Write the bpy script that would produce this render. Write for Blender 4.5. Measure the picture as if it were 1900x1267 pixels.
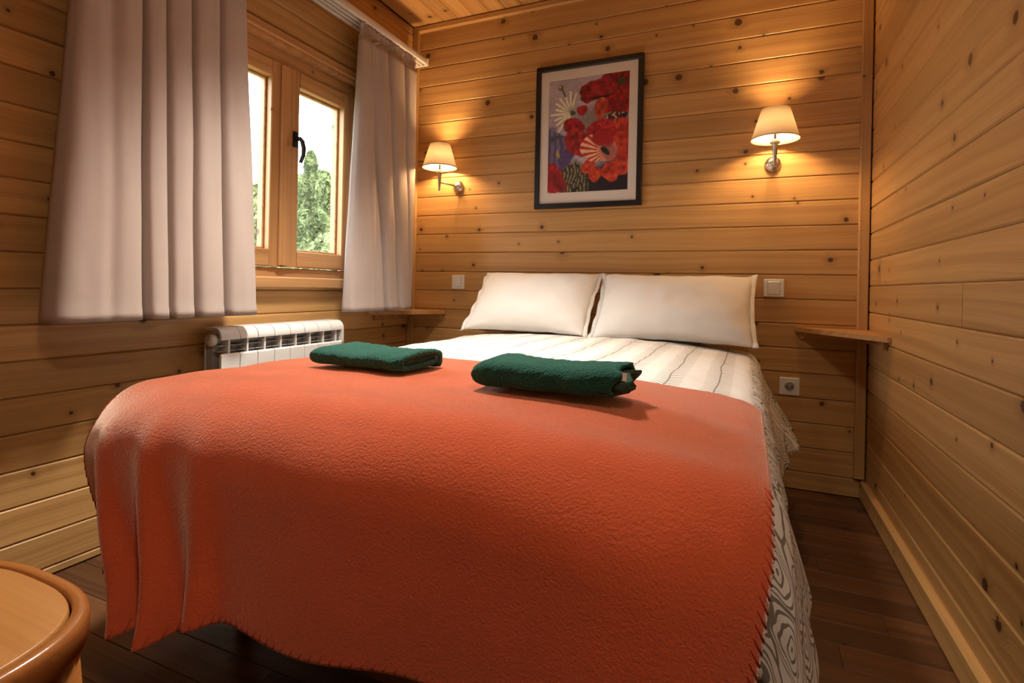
import bpy, bmesh, math, random
import numpy as np
from mathutils import Vector, Matrix, noise as mnoise

random.seed(7)
for o in list(bpy.data.objects):
    bpy.data.objects.remove(o, do_unlink=True)
sc = bpy.context.scene
col = sc.collection

# ------------------------------------------------------------------ camera
cam_d = bpy.data.cameras.new('camera')
cam_d.sensor_width = 36.0
cam_d.lens = 36.0 * 995.6 / 1900.0
cam_d.shift_y = -101.2 / 1900.0
cam_d.clip_start = 0.02
cam = bpy.data.objects.new('camera', cam_d)
col.objects.link(cam)
cam.matrix_world = (Matrix.Translation((0, 0, 0.87)) @ Matrix.Rotation(0.4129, 4, 'Z')
                    @ Matrix.Rotation(math.pi / 2, 4, 'X') @ Matrix.Rotation(math.radians(1.2), 4, 'Z'))
sc.camera = cam

# ------------------------------------------------------------------ sky, daylight, exposure
world = bpy.data.worlds.new('overcast_sky')
sc.world = world
world.use_nodes = True
bg = world.node_tree.nodes['Background']
bg.inputs['Color'].default_value = (0.86, 0.93, 1.0, 1)
bg.inputs['Strength'].default_value = 12.5
sc.view_settings.view_transform = 'Standard'
sc.view_settings.look = 'None'
sc.view_settings.gamma = 1.0
sc.view_settings.exposure = 0.0
sc.view_settings.use_curve_mapping = False

pl = bpy.data.lights.new('window_portal', 'AREA')
pl.shape = 'RECTANGLE'; pl.size = 0.98; pl.size_y = 1.0; pl.energy = 1.0
pl.cycles.is_portal = True
po = bpy.data.objects.new('window_portal', pl); col.objects.link(po)
po.matrix_world = Matrix.Translation((-2.02, 1.76, 1.4)) @ Matrix.Rotation(-math.pi / 2, 4, 'Y')

LAMP_POWER = 30.0
LAMP_COLOR = (1.0, 0.60, 0.27)
FILL_POWER = 12.5
SPOT_POWER = 265.0
SPOT_COLOR = (1.0, 0.90, 0.78)
FILL_COLOR = (1.0, 0.86, 0.70)

# ------------------------------------------------------------------ room size (metres)
XL, XR, YB, YR, ZC = -1.846, 0.4727, 2.6893, -1.25, 2.40
WIN_Y0, WIN_Y1, WIN_Z0, WIN_Z1 = 1.262, 2.262, 0.868, 1.900

# ================================================================== helpers
def link(o, parent=None, ploc=None):
    col.objects.link(o)
    if parent is not None:
        o.parent = parent
        o.matrix_parent_inverse = Matrix.Translation(-Vector(parent.get('_base', (0, 0, 0))))
    return o

def mesh_obj(name, verts, faces, mat, parent=None, smooth=False, uvs=None):
    me = bpy.data.meshes.new(name)
    me.from_pydata([tuple(v) for v in verts], [], faces)
    if uvs is not None:
        uvl = me.uv_layers.new(name='UVMap')
        li = np.zeros(len(me.loops), dtype=np.int32)
        me.loops.foreach_get('vertex_index', li)
        uvl.data.foreach_set('uv', np.asarray(uvs, dtype=np.float32)[li].ravel())
    if smooth:
        me.polygons.foreach_set('use_smooth', [True] * len(me.polygons))
    me.materials.append(mat)
    me.update()
    o = bpy.data.objects.new(name, me)
    return link(o, parent)

def bm_obj(name, bm, mat, parent=None, smooth=False):
    me = bpy.data.meshes.new(name)
    bmesh.ops.recalc_face_normals(bm, faces=bm.faces)
    bm.to_mesh(me); bm.free()
    if smooth:
        me.polygons.foreach_set('use_smooth', [True] * len(me.polygons))
    me.materials.append(mat)
    o = bpy.data.objects.new(name, me)
    return link(o, parent)

def empty(name, loc):
    o = bpy.data.objects.new(name, None)
    col.objects.link(o)
    o.location = loc
    o['_base'] = tuple(loc)
    o.empty_display_size = 0.05
    return o

def tag(o, label, cat, group=None):
    o['label'] = label; o['category'] = cat
    if group: o['group'] = group
    return o

def structure(o, label=None):
    o['kind'] = 'structure'
    if label: o['label'] = label
    return o

def add_box(bm, lo, hi, bevel=0.0, seg=1):
    vs = [bm.verts.new((x, y, z)) for x in (lo[0], hi[0]) for y in (lo[1], hi[1]) for z in (lo[2], hi[2])]
    fs = [(0, 1, 3, 2), (4, 6, 7, 5), (0, 4, 5, 1), (2, 3, 7, 6), (0, 2, 6, 4), (1, 5, 7, 3)]
    faces = [bm.faces.new([vs[i] for i in f]) for f in fs]
    if bevel > 0:
        es = list({e for f in faces for e in f.edges})
        bmesh.ops.bevel(bm, geom=es, offset=bevel, segments=seg, affect='EDGES', profile=0.5)
    return vs

def box(name, lo, hi, mat, parent=None, bevel=0.0, seg=1, smooth=False):
    bm = bmesh.new(); add_box(bm, lo, hi, bevel, seg)
    return bm_obj(name, bm, mat, parent, smooth)

def add_tube(bm, pts, radii, n=12, cap=True):
    pts = [Vector(p) for p in pts]
    if not isinstance(radii, (list, tuple)): radii = [radii] * len(pts)
    rings = []
    up = Vector((0, 0, 1))
    for i, p in enumerate(pts):
        a = pts[max(i - 1, 0)]; b = pts[min(i + 1, len(pts) - 1)]
        d = (b - a).normalized()
        if i == 0:
            u = d.cross(up)
            if u.length < 1e-3: u = d.cross(Vector((1, 0, 0)))
        else:
            u = u - d * u.dot(d)
        u.normalize(); v = d.cross(u)
        rings.append([bm.verts.new(p + (u * math.cos(2 * math.pi * k / n) + v * math.sin(2 * math.pi * k / n)) * radii[i]) for k in range(n)])
    for r0, r1 in zip(rings, rings[1:]):
        for k in range(n):
            bm.faces.new((r0[k], r0[(k + 1) % n], r1[(k + 1) % n], r1[k]))
    if cap:
        bm.faces.new(rings[0][::-1]); bm.faces.new(rings[-1])

def tube(name, pts, radii, mat, parent=None, n=12, smooth=True):
    bm = bmesh.new(); add_tube(bm, pts, radii, n)
    return bm_obj(name, bm, mat, parent, smooth)

def lathe(name, prof, origin, axis, mat, parent=None, n=32, close=False):
    axis = Vector(axis).normalized()
    u = axis.cross(Vector((0.3, 0.2, 1))) if abs(axis.z) < 0.9 else axis.cross(Vector((1, 0, 0)))
    u.normalize(); v = axis.cross(u); o = Vector(origin)
    bm = bmesh.new(); rings = []
    for r, h in prof:
        if r < 1e-6: rings.append([bm.verts.new(o + axis * h)])
        else: rings.append([bm.verts.new(o + axis * h + (u * math.cos(2 * math.pi * k / n) + v * math.sin(2 * math.pi * k / n)) * r) for k in range(n)])
    pairs = list(zip(rings, rings[1:]))
    if close: pairs.append((rings[-1], rings[0]))
    for a, b in pairs:
        for k in range(n):
            k2 = (k + 1) % n
            if len(a) == 1 and len(b) == 1: continue
            if len(a) == 1: bm.faces.new((a[0], b[k2], b[k]))
            elif len(b) == 1: bm.faces.new((a[k], a[k2], b[0]))
            else: bm.faces.new((a[k], a[k2], b[k2], b[k]))
    return bm_obj(name, bm, mat, parent, True)

_plank_cache = {}
def plank_mesh(name, L, H, T, c, mat):
    key = (round(L, 3), round(H, 4), round(T, 4), round(c, 4), mat.name)
    if key in _plank_cache: return _plank_cache[key]
    # cross-section y,z: chamfered front edges, front face at y=0
    g = 0.0006
    prof = [(0, -H/2 + c), (0, H/2 - c), (-c * 0.9, H/2 - g), (-T, H/2 - g), (-T, -H/2 + g), (-c * 0.9, -H/2 + g)]
    vs = []; n = len(prof)
    e = min(c * 0.6, 0.002)
    for x in (-L/2, L/2):
        for (y, z) in prof: vs.append((x, y, z))
    fs = [tuple(range(n)), tuple(range(2 * n - 1, n - 1, -1))]
    for i in range(n):
        j = (i + 1) % n
        fs.append((i, i + n, j + n, j))
    me = bpy.data.meshes.new(name)
    me.from_pydata(vs, [], fs)
    me.materials.append(mat)
    bm = bmesh.new(); bm.from_mesh(me); bmesh.ops.recalc_face_normals(bm, faces=bm.faces); bm.to_mesh(me); bm.free()
    _plank_cache[key] = me
    return me

def plank(name, center, normal, across, L, H, T, mat, parent=None, c=0.005):
    """a board: front-face centre, front normal, across direction; its length runs along normal x across"""
    n = Vector(normal); z = Vector(across); x = n.cross(z)
    o = bpy.data.objects.new(name, plank_mesh(name, L, H, T, c, mat))
    M = Matrix(((x.x, n.x, z.x, center[0]), (x.y, n.y, z.y, center[1]), (x.z, n.z, z.z, center[2]), (0, 0, 0, 1)))
    o.matrix_basis = M
    return link(o, parent)

def smooth01(a, b, x):
    t = min(max((x - a) / (b - a), 0.0), 1.0)
    return t * t * (3 - 2 * t)

# ================================================================== materials
def new_mat(name):
    m = bpy.data.materials.new(name); m.use_nodes = True
    nt = m.node_tree
    return m, nt, nt.nodes['Principled BSDF'], nt.nodes['Material Output']

def N(nt, typ, **kw):
    n = nt.nodes.new(typ)
    for k, v in kw.items(): setattr(n, k, v)
    return n

def setin(nt, sock, val):
    if hasattr(val, 'is_linked') or isinstance(val, bpy.types.NodeSocket): nt.links.new(val, sock)
    else: sock.default_value = val

def math_n(nt, op, a, b=0.0, c=None, clamp=False):
    n = N(nt, 'ShaderNodeMath', operation=op, use_clamp=clamp)
    setin(nt, n.inputs[0], a); setin(nt, n.inputs[1], b)
    if c is not None: setin(nt, n.inputs[2], c)
    return n.outputs[0]

def mix_n(nt, fac, a, b, blend='MIX'):
    n = N(nt, 'ShaderNodeMix', data_type='RGBA', blend_type=blend)
    setin(nt, n.inputs['Factor'], fac)
    setin(nt, n.inputs[6], a if isinstance(a, bpy.types.NodeSocket) else (*a, 1))
    setin(nt, n.inputs[7], b if isinstance(b, bpy.types.NodeSocket) else (*b, 1))
    return n.outputs[2]

def sstep(nt, x, a, b):
    n = N(nt, 'ShaderNodeMapRange', interpolation_type='SMOOTHSTEP')
    setin(nt, n.inputs['Value'], x)
    n.inputs['From Min'].default_value = a; n.inputs['From Max'].default_value = b
    return n.outputs['Result']

def noise_n(nt, vec, scale, detail=2.0, rough=0.5, dist=0.0):
    n = N(nt, 'ShaderNodeTexNoise')
    nt.links.new(vec, n.inputs['Vector'])
    n.inputs['Scale'].default_value = scale; n.inputs['Detail'].default_value = detail
    n.inputs['Roughness'].default_value = rough; n.inputs['Distortion'].default_value = dist
    return n.outputs['Fac']

def comb(nt, x, y, z):
    n = N(nt, 'ShaderNodeCombineXYZ')
    for i, v in enumerate((x, y, z)): setin(nt, n.inputs[i], v)
    return n.outputs[0]

def bump(nt, bsdf, h, strength, dist):
    b = N(nt, 'ShaderNodeBump'); b.inputs['Strength'].default_value = strength; b.inputs['Distance'].default_value = dist
    nt.links.new(h, b.inputs['Height']); nt.links.new(b.outputs[0], bsdf.inputs['Normal'])

def wood(name, light, dark, knot=(0.07, 0.028, 0.012), rough=0.42, knots=0.62, grain=1.0, var=0.22, kscale=5.6, spec=0.35):
    m, nt, bs, out = new_mat(name)
    tc = N(nt, 'ShaderNodeTexCoord'); oi = N(nt, 'ShaderNodeObjectInfo')
    sp = N(nt, 'ShaderNodeSeparateXYZ'); nt.links.new(tc.outputs['Object'], sp.inputs[0])
    rnd = oi.outputs['Random']
    x = math_n(nt, 'MULTIPLY_ADD', rnd, 73.0, sp.outputs[0])
    yz = math_n(nt, 'ADD', sp.outputs[2], sp.outputs[1])
    z = math_n(nt, 'MULTIPLY_ADD', rnd, 31.0, yz)
    # knots
    vor = N(nt, 'ShaderNodeTexVoronoi', voronoi_dimensions='2D')
    vor.inputs['Scale'].default_value = kscale
    wob = noise_n(nt, comb(nt, x, z, 0.0), 30.0, 2.0)
    wob2 = math_n(nt, 'MULTIPLY_ADD', wob, 0.008, -0.004)
    nt.links.new(comb(nt, math_n(nt, 'ADD', x, wob2), math_n(nt, 'ADD', z, wob2), 0.0), vor.inputs['Vector'])
    d = vor.outputs['Distance']
    cs = N(nt, 'ShaderNodeSeparateColor'); nt.links.new(vor.outputs['Color'], cs.inputs[0])
    gate = math_n(nt, 'GREATER_THAN', cs.outputs[0], knots)
    size = math_n(nt, 'MULTIPLY_ADD', math_n(nt, 'MULTIPLY', cs.outputs[1], cs.outputs[1]), 0.9, 0.35)
    dn = math_n(nt, 'DIVIDE', d, size)
    kn = math_n(nt, 'MULTIPLY', math_n(nt, 'SUBTRACT', 1.0, sstep(nt, dn, 0.055, 0.088)), gate)
    halo = math_n(nt, 'MULTIPLY', math_n(nt, 'SUBTRACT', 1.0, sstep(nt, dn, 0.06, 0.30)), gate)
    # grain
    warp = noise_n(nt, comb(nt, math_n(nt, 'MULTIPLY', x, 1.3), math_n(nt, 'MULTIPLY', z, 5.0), 3.0), 1.0, 2.0)
    gz = math_n(nt, 'MULTIPLY_ADD', warp, 0.055, z)
    gz = math_n(nt, 'MULTIPLY_ADD', math_n(nt, 'MULTIPLY', halo, d), 0.10, gz)
    broad = noise_n(nt, comb(nt, math_n(nt, 'MULTIPLY', x, 0.35), math_n(nt, 'MULTIPLY', gz, 34.0), 0.0), 1.0, 2.0, 0.55)
    fine = noise_n(nt, comb(nt, math_n(nt, 'MULTIPLY', x, 1.6), math_n(nt, 'MULTIPLY', gz, 190.0), 5.0), 1.0, 3.0, 0.6)
    g1 = sstep(nt, broad, 0.36, 0.68)
    g = math_n(nt, 'MULTIPLY_ADD', sstep(nt, fine, 0.35, 0.75), 0.35, math_n(nt, 'MULTIPLY', g1, 0.65), clamp=True)
    g = math_n(nt, 'MULTIPLY', g, grain, clamp=True)
    c = mix_n(nt, g, light, dark)
    patch = noise_n(nt, comb(nt, math_n(nt, 'MULTIPLY', x, 1.1), math_n(nt, 'MULTIPLY', z, 3.0), 9.0), 1.0, 2.0)
    c = mix_n(nt, math_n(nt, 'MULTIPLY', sstep(nt, patch, 0.45, 0.75), 0.22), c, tuple(0.72 * v for v in dark))
    c = mix_n(nt, math_n(nt, 'MULTIPLY', halo, 0.45), c, tuple(0.62 * v for v in dark))
    c = mix_n(nt, math_n(nt, 'MULTIPLY', kn, 0.92), c, knot)
    br = math_n(nt, 'MULTIPLY_ADD', rnd, var, 1.0 - var / 2)
    hsv = N(nt, 'ShaderNodeHueSaturation'); nt.links.new(c, hsv.inputs['Color']); nt.links.new(br, hsv.inputs['Value'])
    nt.links.new(hsv.outputs[0], bs.inputs['Base Color'])
    bs.inputs['Roughness'].default_value = rough
    bs.inputs['Specular IOR Level'].default_value = spec
    h = math_n(nt, 'SUBTRACT', math_n(nt, 'MULTIPLY', g, -0.6), math_n(nt, 'MULTIPLY', kn, 0.5))
    bump(nt, bs, h, 0.25, 0.002)
    return m

def plain(name, color, rough=0.5, metal=0.0, spec=0.5, bump_scale=None, bump_s=0.2, bump_d=0.001):
    m, nt, bs, out = new_mat(name)
    bs.inputs['Base Color'].default_value = (*color, 1)
    bs.inputs['Roughness'].default_value = rough; bs.inputs['Metallic'].default_value = metal
    bs.inputs['Specular IOR Level'].default_value = spec
    tc = N(nt, 'ShaderNodeTexCoord')
    v = noise_n(nt, tc.outputs['Object'], 9.0, 3.0)
    c = mix_n(nt, v, tuple(x * 0.94 for x in color), tuple(min(1, x * 1.05) for x in color))
    nt.links.new(c, bs.inputs['Base Color'])
    if bump_scale:
        bump(nt, bs, noise_n(nt, tc.outputs['Object'], bump_scale, 3.0, 0.6), bump_s, bump_d)
    return m

PINE = wood('pine_boards', (0.58, 0.342, 0.130), (0.42, 0.222, 0.074), knots=0.50)
PINE_WIN = wood('window_pine', (0.56, 0.31, 0.13), (0.37, 0.18, 0.065), knots=0.88, grain=1.0)
FLOORW = wood('floor_planks', (0.135, 0.058, 0.024), (0.062, 0.025, 0.011), knot=(0.02, 0.01, 0.006), rough=0.45, knots=0.82, var=0.5, spec=0.3)
SHELFW = wood('shelf_pine', (0.58, 0.31, 0.12), (0.40, 0.19, 0.065), knots=0.9)
STOOLW = wood('stool_beech', (0.52, 0.25, 0.075), (0.40, 0.17, 0.045), knots=2.0, rough=0.32, var=0.1, grain=0.7, spec=0.5)
STOOLR = wood('stool_rim_beech', (0.40, 0.155, 0.04), (0.30, 0.105, 0.026), knots=2.0, rough=0.25, var=0.05, grain=0.6, spec=0.6)
DARK = plain('dark_gap', (0.02, 0.012, 0.008), 0.9)
BACKING = plain('wall_backing', (0.10, 0.05, 0.02), 0.9)
WHITE_METAL = plain('radiator_enamel', (0.72, 0.71, 0.69), 0.32)
RAD_DARK = plain('radiator_core', (0.34, 0.33, 0.31), 0.5)
PLASTIC = plain('white_plastic', (0.80, 0.78, 0.73), 0.28)
RAIL = plain('rail_white', (0.70, 0.66, 0.62), 0.4)
BLACK_METAL = plain('window_handle_metal', (0.02, 0.018, 0.017), 0.35, 0.3)
NICKEL = plain('satin_nickel', (0.62, 0.58, 0.52), 0.3, 1.0)
LAMP_WHITE = plain('lamp_socket_white', (0.82, 0.74, 0.60), 0.35)
FRAME_BLACK = plain('picture_frame_black', (0.012, 0.011, 0.011), 0.35)
MATBOARD = plain('picture_mat', (0.72, 0.66, 0.60), 0.8)
HOLE = plain('socket_hole', (0.015, 0.013, 0.012), 0.6)
BEDWOOD = wood('bed_frame_wood', (0.16, 0.075, 0.03), (0.09, 0.04, 0.016), knots=0.95)
MATTRESS = plain('mattress_ticking', (0.6, 0.57, 0.52), 0.9)

def fabric(name, color, sheen=0.3, rough=0.95, bscale=260.0, bstr=0.5, bdist=0.002, var=0.15, wrinkle=0.0, transl=0.0, sheen_tint=None, sscale=14.0, sheen_rough=0.5):
    m, nt, bs, out = new_mat(name)
    tc = N(nt, 'ShaderNodeTexCoord')
    v = noise_n(nt, tc.outputs['Object'], sscale, 4.0, 0.6)
    c = mix_n(nt, v, tuple(x * (1 - var) for x in color), tuple(min(1, x * (1 + var)) for x in color))
    nt.links.new(c, bs.inputs['Base Color'])
    bs.inputs['Roughness'].default_value = rough
    bs.inputs['Specular IOR Level'].default_value = 0.15
    bs.inputs['Sheen Weight'].default_value = sheen
    bs.inputs['Sheen Roughness'].default_value = sheen_rough
    if sheen_tint: bs.inputs['Sheen Tint'].default_value = (*sheen_tint, 1)
    h = noise_n(nt, tc.outputs['Object'], bscale, 2.0, 0.6)
    if wrinkle:
        w = noise_n(nt, tc.outputs['Object'], 9.0, 3.0, 0.55, 0.8)
        h = math_n(nt, 'MULTIPLY_ADD', w, wrinkle, h)
    bump(nt, bs, h, bstr, bdist)
    if transl:
        tr = N(nt, 'ShaderNodeBsdfTranslucent'); nt.links.new(c, tr.inputs['Color'])
        mx = N(nt, 'ShaderNodeMixShader'); mx.inputs[0].default_value = transl
        nt.links.new(bs.outputs[0], mx.inputs[1]); nt.links.new(tr.outputs[0], mx.inputs[2])
        nt.links.new(mx.outputs[0], out.inputs['Surface'])
    return m

FLEECE = fabric('orange_fleece', (0.57, 0.098, 0.034), sheen=1.0, sheen_rough=0.40, bscale=240.0, bstr=0.9, bdist=0.0024, var=0.10, sheen_tint=(1.0, 0.80, 0.64))
STITCH = fabric('stitch_thread', (0.48, 0.065, 0.022), sheen=0.2, bscale=500)
PILLOW = fabric('pillow_cotton', (0.70, 0.68, 0.645), sheen=0.05, bscale=900, bstr=0.12, bdist=0.004, var=0.02, wrinkle=2.2)
TERRY = fabric('green_terry', (0.006, 0.050, 0.034), sheen=0.5, bscale=260, bstr=1.0, bdist=0.010, var=0.95, sheen_tint=(0.25, 0.75, 0.6), sscale=300.0)
TERRY_IN = fabric('green_terry_hem', (0.03, 0.07, 0.05), sheen=0.2, bscale=300, bstr=0.7, bdist=0.003, var=0.3, sheen_tint=(0.4, 0.7, 0.6))
CURTAIN = fabric('mauve_curtain', (0.49, 0.415, 0.375), sheen=0.1, rough=0.75, bscale=700, bstr=0.15, bdist=0.001, var=0.05, transl=0.12)

# duvet print: fern-like columns on the top, larger curled loops towards the side hem
def duvet_mat():
    m, nt, bs, out = new_mat('printed_duvet')
    uv = N(nt, 'ShaderNodeUVMap'); sp = N(nt, 'ShaderNodeSeparateXYZ'); nt.links.new(uv.outputs[0], sp.inputs[0])
    s, t = sp.outputs[0], sp.outputs[1]
    wob = noise_n(nt, comb(nt, math_n(nt, 'MULTIPLY', s, 9.0), math_n(nt, 'MULTIPLY', t, 5.0), 0.0), 1.0, 2.0)
    s2 = math_n(nt, 'MULTIPLY_ADD', wob, 0.018, s)
    q = math_n(nt, 'DIVIDE', s2, 0.118)
    a = math_n(nt, 'ABSOLUTE', math_n(nt, 'SUBTRACT', math_n(nt, 'FRACT', q), 0.5))
    ph = math_n(nt, 'FRACT', math_n(nt, 'ADD', math_n(nt, 'MULTIPLY', t, 46.0), math_n(nt, 'MULTIPLY', math_n(nt, 'POWER', a, 0.8), -4.2)))
    vein = math_n(nt, 'LESS_THAN', math_n(nt, 'ABSOLUTE', math_n(nt, 'SUBTRACT', ph, 0.5)), math_n(nt, 'MULTIPLY_ADD', a, -0.28, 0.16))
    band = math_n(nt, 'LESS_THAN', a, math_n(nt, 'MULTIPLY_ADD', wob, 0.16, 0.22))
    stem = math_n(nt, 'LESS_THAN', a, 0.014)
    fern = math_n(nt, 'MAXIMUM', math_n(nt, 'MULTIPLY', vein, band), stem)
    # loops
    vor = N(nt, 'ShaderNodeTexVoronoi', voronoi_dimensions='2D'); vor.inputs['Scale'].default_value = 1.0
    vor.inputs['Randomness'].default_value = 0.75
    wv = noise_n(nt, comb(nt, math_n(nt, 'MULTIPLY', s, 20.0), math_n(nt, 'MULTIPLY', t, 20.0), 2.0), 1.0, 1.0)
    nt.links.new(comb(nt, math_n(nt, 'MULTIPLY_ADD', wv, 0.5, math_n(nt, 'MULTIPLY', s, 10.5)), math_n(nt, 'MULTIPLY_ADD', wv, 0.6, math_n(nt, 'MULTIPLY', t, 14.0)), 0.0), vor.inputs['Vector'])
    d = vor.outputs['Distance']
    ring = math_n(nt, 'FRACT', math_n(nt, 'MULTIPLY', d, 9.5))
    rmask = math_n(nt, 'LESS_THAN', d, 0.50)
    loops = math_n(nt, 'MULTIPLY', math_n(nt, 'LESS_THAN', ring, math_n(nt, 'MULTIPLY_ADD', wob, 0.7, 0.02)), rmask)
    vor2 = N(nt, 'ShaderNodeTexVoronoi', voronoi_dimensions='2D', feature='DISTANCE_TO_EDGE'); vor2.inputs['Randomness'].default_value = 0.75
    vor2.inputs['Scale'].default_value = 1.0
    nt.links.new(vor.inputs['Vector'].links[0].from_socket, vor2.inputs['Vector'])
    edge = math_n(nt, 'LESS_THAN', vor2.outputs['Distance'], 0.035)
    loops = math_n(nt, 'MAXIMUM', loops, edge)
    side = sstep(nt, s, 0.018, 0.026)
    pat = math_n(nt, 'ADD', math_n(nt, 'MULTIPLY', fern, math_n(nt, 'SUBTRACT', 1.0, side)), math_n(nt, 'MULTIPLY', loops, side))
    c = mix_n(nt, math_n(nt, 'MULTIPLY', pat, 0.86), (0.69, 0.66, 0.615), (0.13, 0.10, 0.075))
    nt.links.new(c, bs.inputs['Base Color'])
    bs.inputs['Roughness'].default_value = 0.9; bs.inputs['Specular IOR Level'].default_value = 0.1
    tc = N(nt, 'ShaderNodeTexCoord')
    h = noise_n(nt, tc.outputs['Object'], 11.0, 3.0, 0.55, 0.5)
    bump(nt, bs, h, 0.35, 0.012)
    return m
DUVET = duvet_mat()

def shade_mat():
    m, nt, bs, out = new_mat('lamp_shade_fabric')
    tc = N(nt, 'ShaderNodeTexCoord')
    v = noise_n(nt, tc.outputs['Object'], 120.0, 3.0)
    c = mix_n(nt, v, (0.80, 0.70, 0.54), (0.88, 0.80, 0.66))
    df = N(nt, 'ShaderNodeBsdfDiffuse'); nt.links.new(c, df.inputs['Color'])
    tr = N(nt, 'ShaderNodeBsdfTranslucent'); nt.links.new(c, tr.inputs['Color'])
    mx = N(nt, 'ShaderNodeMixShader'); mx.inputs[0].default_value = 0.50
    nt.links.new(df.outputs[0], mx.inputs[1]); nt.links.new(tr.outputs[0], mx.inputs[2])
    nt.links.new(mx.outputs[0], out.inputs['Surface'])
    return m
SHADE = shade_mat()

def emit_mat(name, color, strength):
    m, nt, bs, out = new_mat(name)
    em = N(nt, 'ShaderNodeEmission'); em.inputs[0].default_value = (*color, 1); em.inputs[1].default_value = strength
    nt.links.new(em.outputs[0], out.inputs['Surface'])
    return m
BULB = emit_mat('bulb_glow', (1.0, 0.72, 0.42), 25.0)
FILL_GLOW = emit_mat('fill_lamp_glow', FILL_COLOR, 4.0)  # glow of the two added fill fixtures

def glass_mat():
    m, nt, bs, out = new_mat('window_glass')
    tr = N(nt, 'ShaderNodeBsdfTransparent'); gl = N(nt, 'ShaderNodeBsdfGlossy'); gl.inputs['Roughness'].default_value = 0.02
    mx = N(nt, 'ShaderNodeMixShader'); mx.inputs[0].default_value = 0.04
    nt.links.new(tr.outputs[0], mx.inputs[1]); nt.links.new(gl.outputs[0], mx.inputs[2])
    nt.links.new(mx.outputs[0], out.inputs['Surface'])
    return m
GLASS = glass_mat()

def leaf_mat(name, a, b):
    m, nt, bs, out = new_mat(name)
    tc = N(nt, 'ShaderNodeTexCoord')
    v = noise_n(nt, tc.outputs['Object'], 6.0, 3.0)
    c = mix_n(nt, sstep(nt, v, 0.35, 0.65), a, b)
    df = N(nt, 'ShaderNodeBsdfDiffuse'); nt.links.new(c, df.inputs['Color'])
    tr = N(nt, 'ShaderNodeBsdfTranslucent'); nt.links.new(c, tr.inputs['Color'])
    mx = N(nt, 'ShaderNodeMixShader'); mx.inputs[0].default_value = 0.3
    nt.links.new(df.outputs[0], mx.inputs[1]); nt.links.new(tr.outputs[0], mx.inputs[2])
    nt.links.new(mx.outputs[0], out.inputs['Surface'])
    return m
LEAF_A = leaf_mat('conifer_green', (0.10, 0.13, 0.055), (0.20, 0.23, 0.10))
LEAF_B = leaf_mat('shrub_green', (0.15, 0.18, 0.075), (0.27, 0.30, 0.15))
BARK = plain('bark', (0.10, 0.07, 0.05), 0.9, bump_scale=30)
GRASS = plain('meadow_grass', (0.12, 0.15, 0.05), 0.95, bump_scale=40)

# ================================================================== the room
def seams(z0, pitch, lo, hi):
    """board courses between lo and hi, given one seam height"""
    k = math.ceil((z0 - hi) / pitch)
    zs = [hi]
    while True:
        z = z0 - k * pitch
        if z <= lo + 0.02: break
        if z < hi - 0.02: zs.append(z)
        k += 1
    zs.append(lo)
    return list(zip(zs, zs[1:]))

T = 0.022
UP = (0, 0, 1)
# floor
floor = structure(box('floor', (XL - 0.1, YR - 0.1, -0.10), (XR + 0.1, YB + 0.1, -0.018), BACKING), 'dark brown plank floor')
rw = 0.0945; y = YB; r = 0; rng = random.Random(3)
while y > YR + 0.01:
    y1 = max(y - rw, YR)
    x = XL; offs = rng.uniform(0.3, 1.1); first = True
    while x < XR - 0.02:
        L = offs if first else 1.1
        first = False
        x1 = min(x + L, XR)
        if XR - x1 < 0.12: x1 = XR
        plank('floor_plank', ((x + x1) / 2, (y + y1) / 2, 0.0), (0, 0, 1), (0, 1, 0), x1 - x - 0.001, y - y1, 0.018, FLOORW, floor, c=0.0018)
        x = x1
    y = y1; r += 1

# back wall
wall_back = structure(box('wall_back', (XL - 0.12, YB + T, -0.1), (XR + 0.12, YB + T + 0.1, ZC + 0.1), BACKING), 'back wall of horizontal knotty pine boards')
for zt, zb in seams(2.1474, 0.1088, 0.0, ZC):
    plank('board', ((XL + XR) / 2, YB, (zt + zb) / 2), (0, -1, 0), UP, XR - XL - 0.004, zt - zb, T, PINE, wall_back)
# right wall
wall_right = structure(box('wall_right', (XR + T, YR, -0.1), (XR + T + 0.1, YB + T, ZC + 0.1), BACKING), 'right wall of horizontal knotty pine boards')
for zt, zb in seams(1.7838, 0.11, 0.0, ZC):
    zc = (zt + zb) / 2
    cuts = [YR, YB]
    if abs(zc - (1.7838 - 0.11 * 7.5)) < 0.03: cuts = [YR, 2.48, YB]
    if abs(zc - (1.7838 - 0.11 * 8.5)) < 0.03: cuts = [YR, 1.61, YB]
    for a, b in zip(cuts, cuts[1:]):
        plank('board', (XR, (a + b) / 2, zc), (-1, 0, 0), UP, b - a - 0.003, zt - zb, T, PINE, wall_right)
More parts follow.
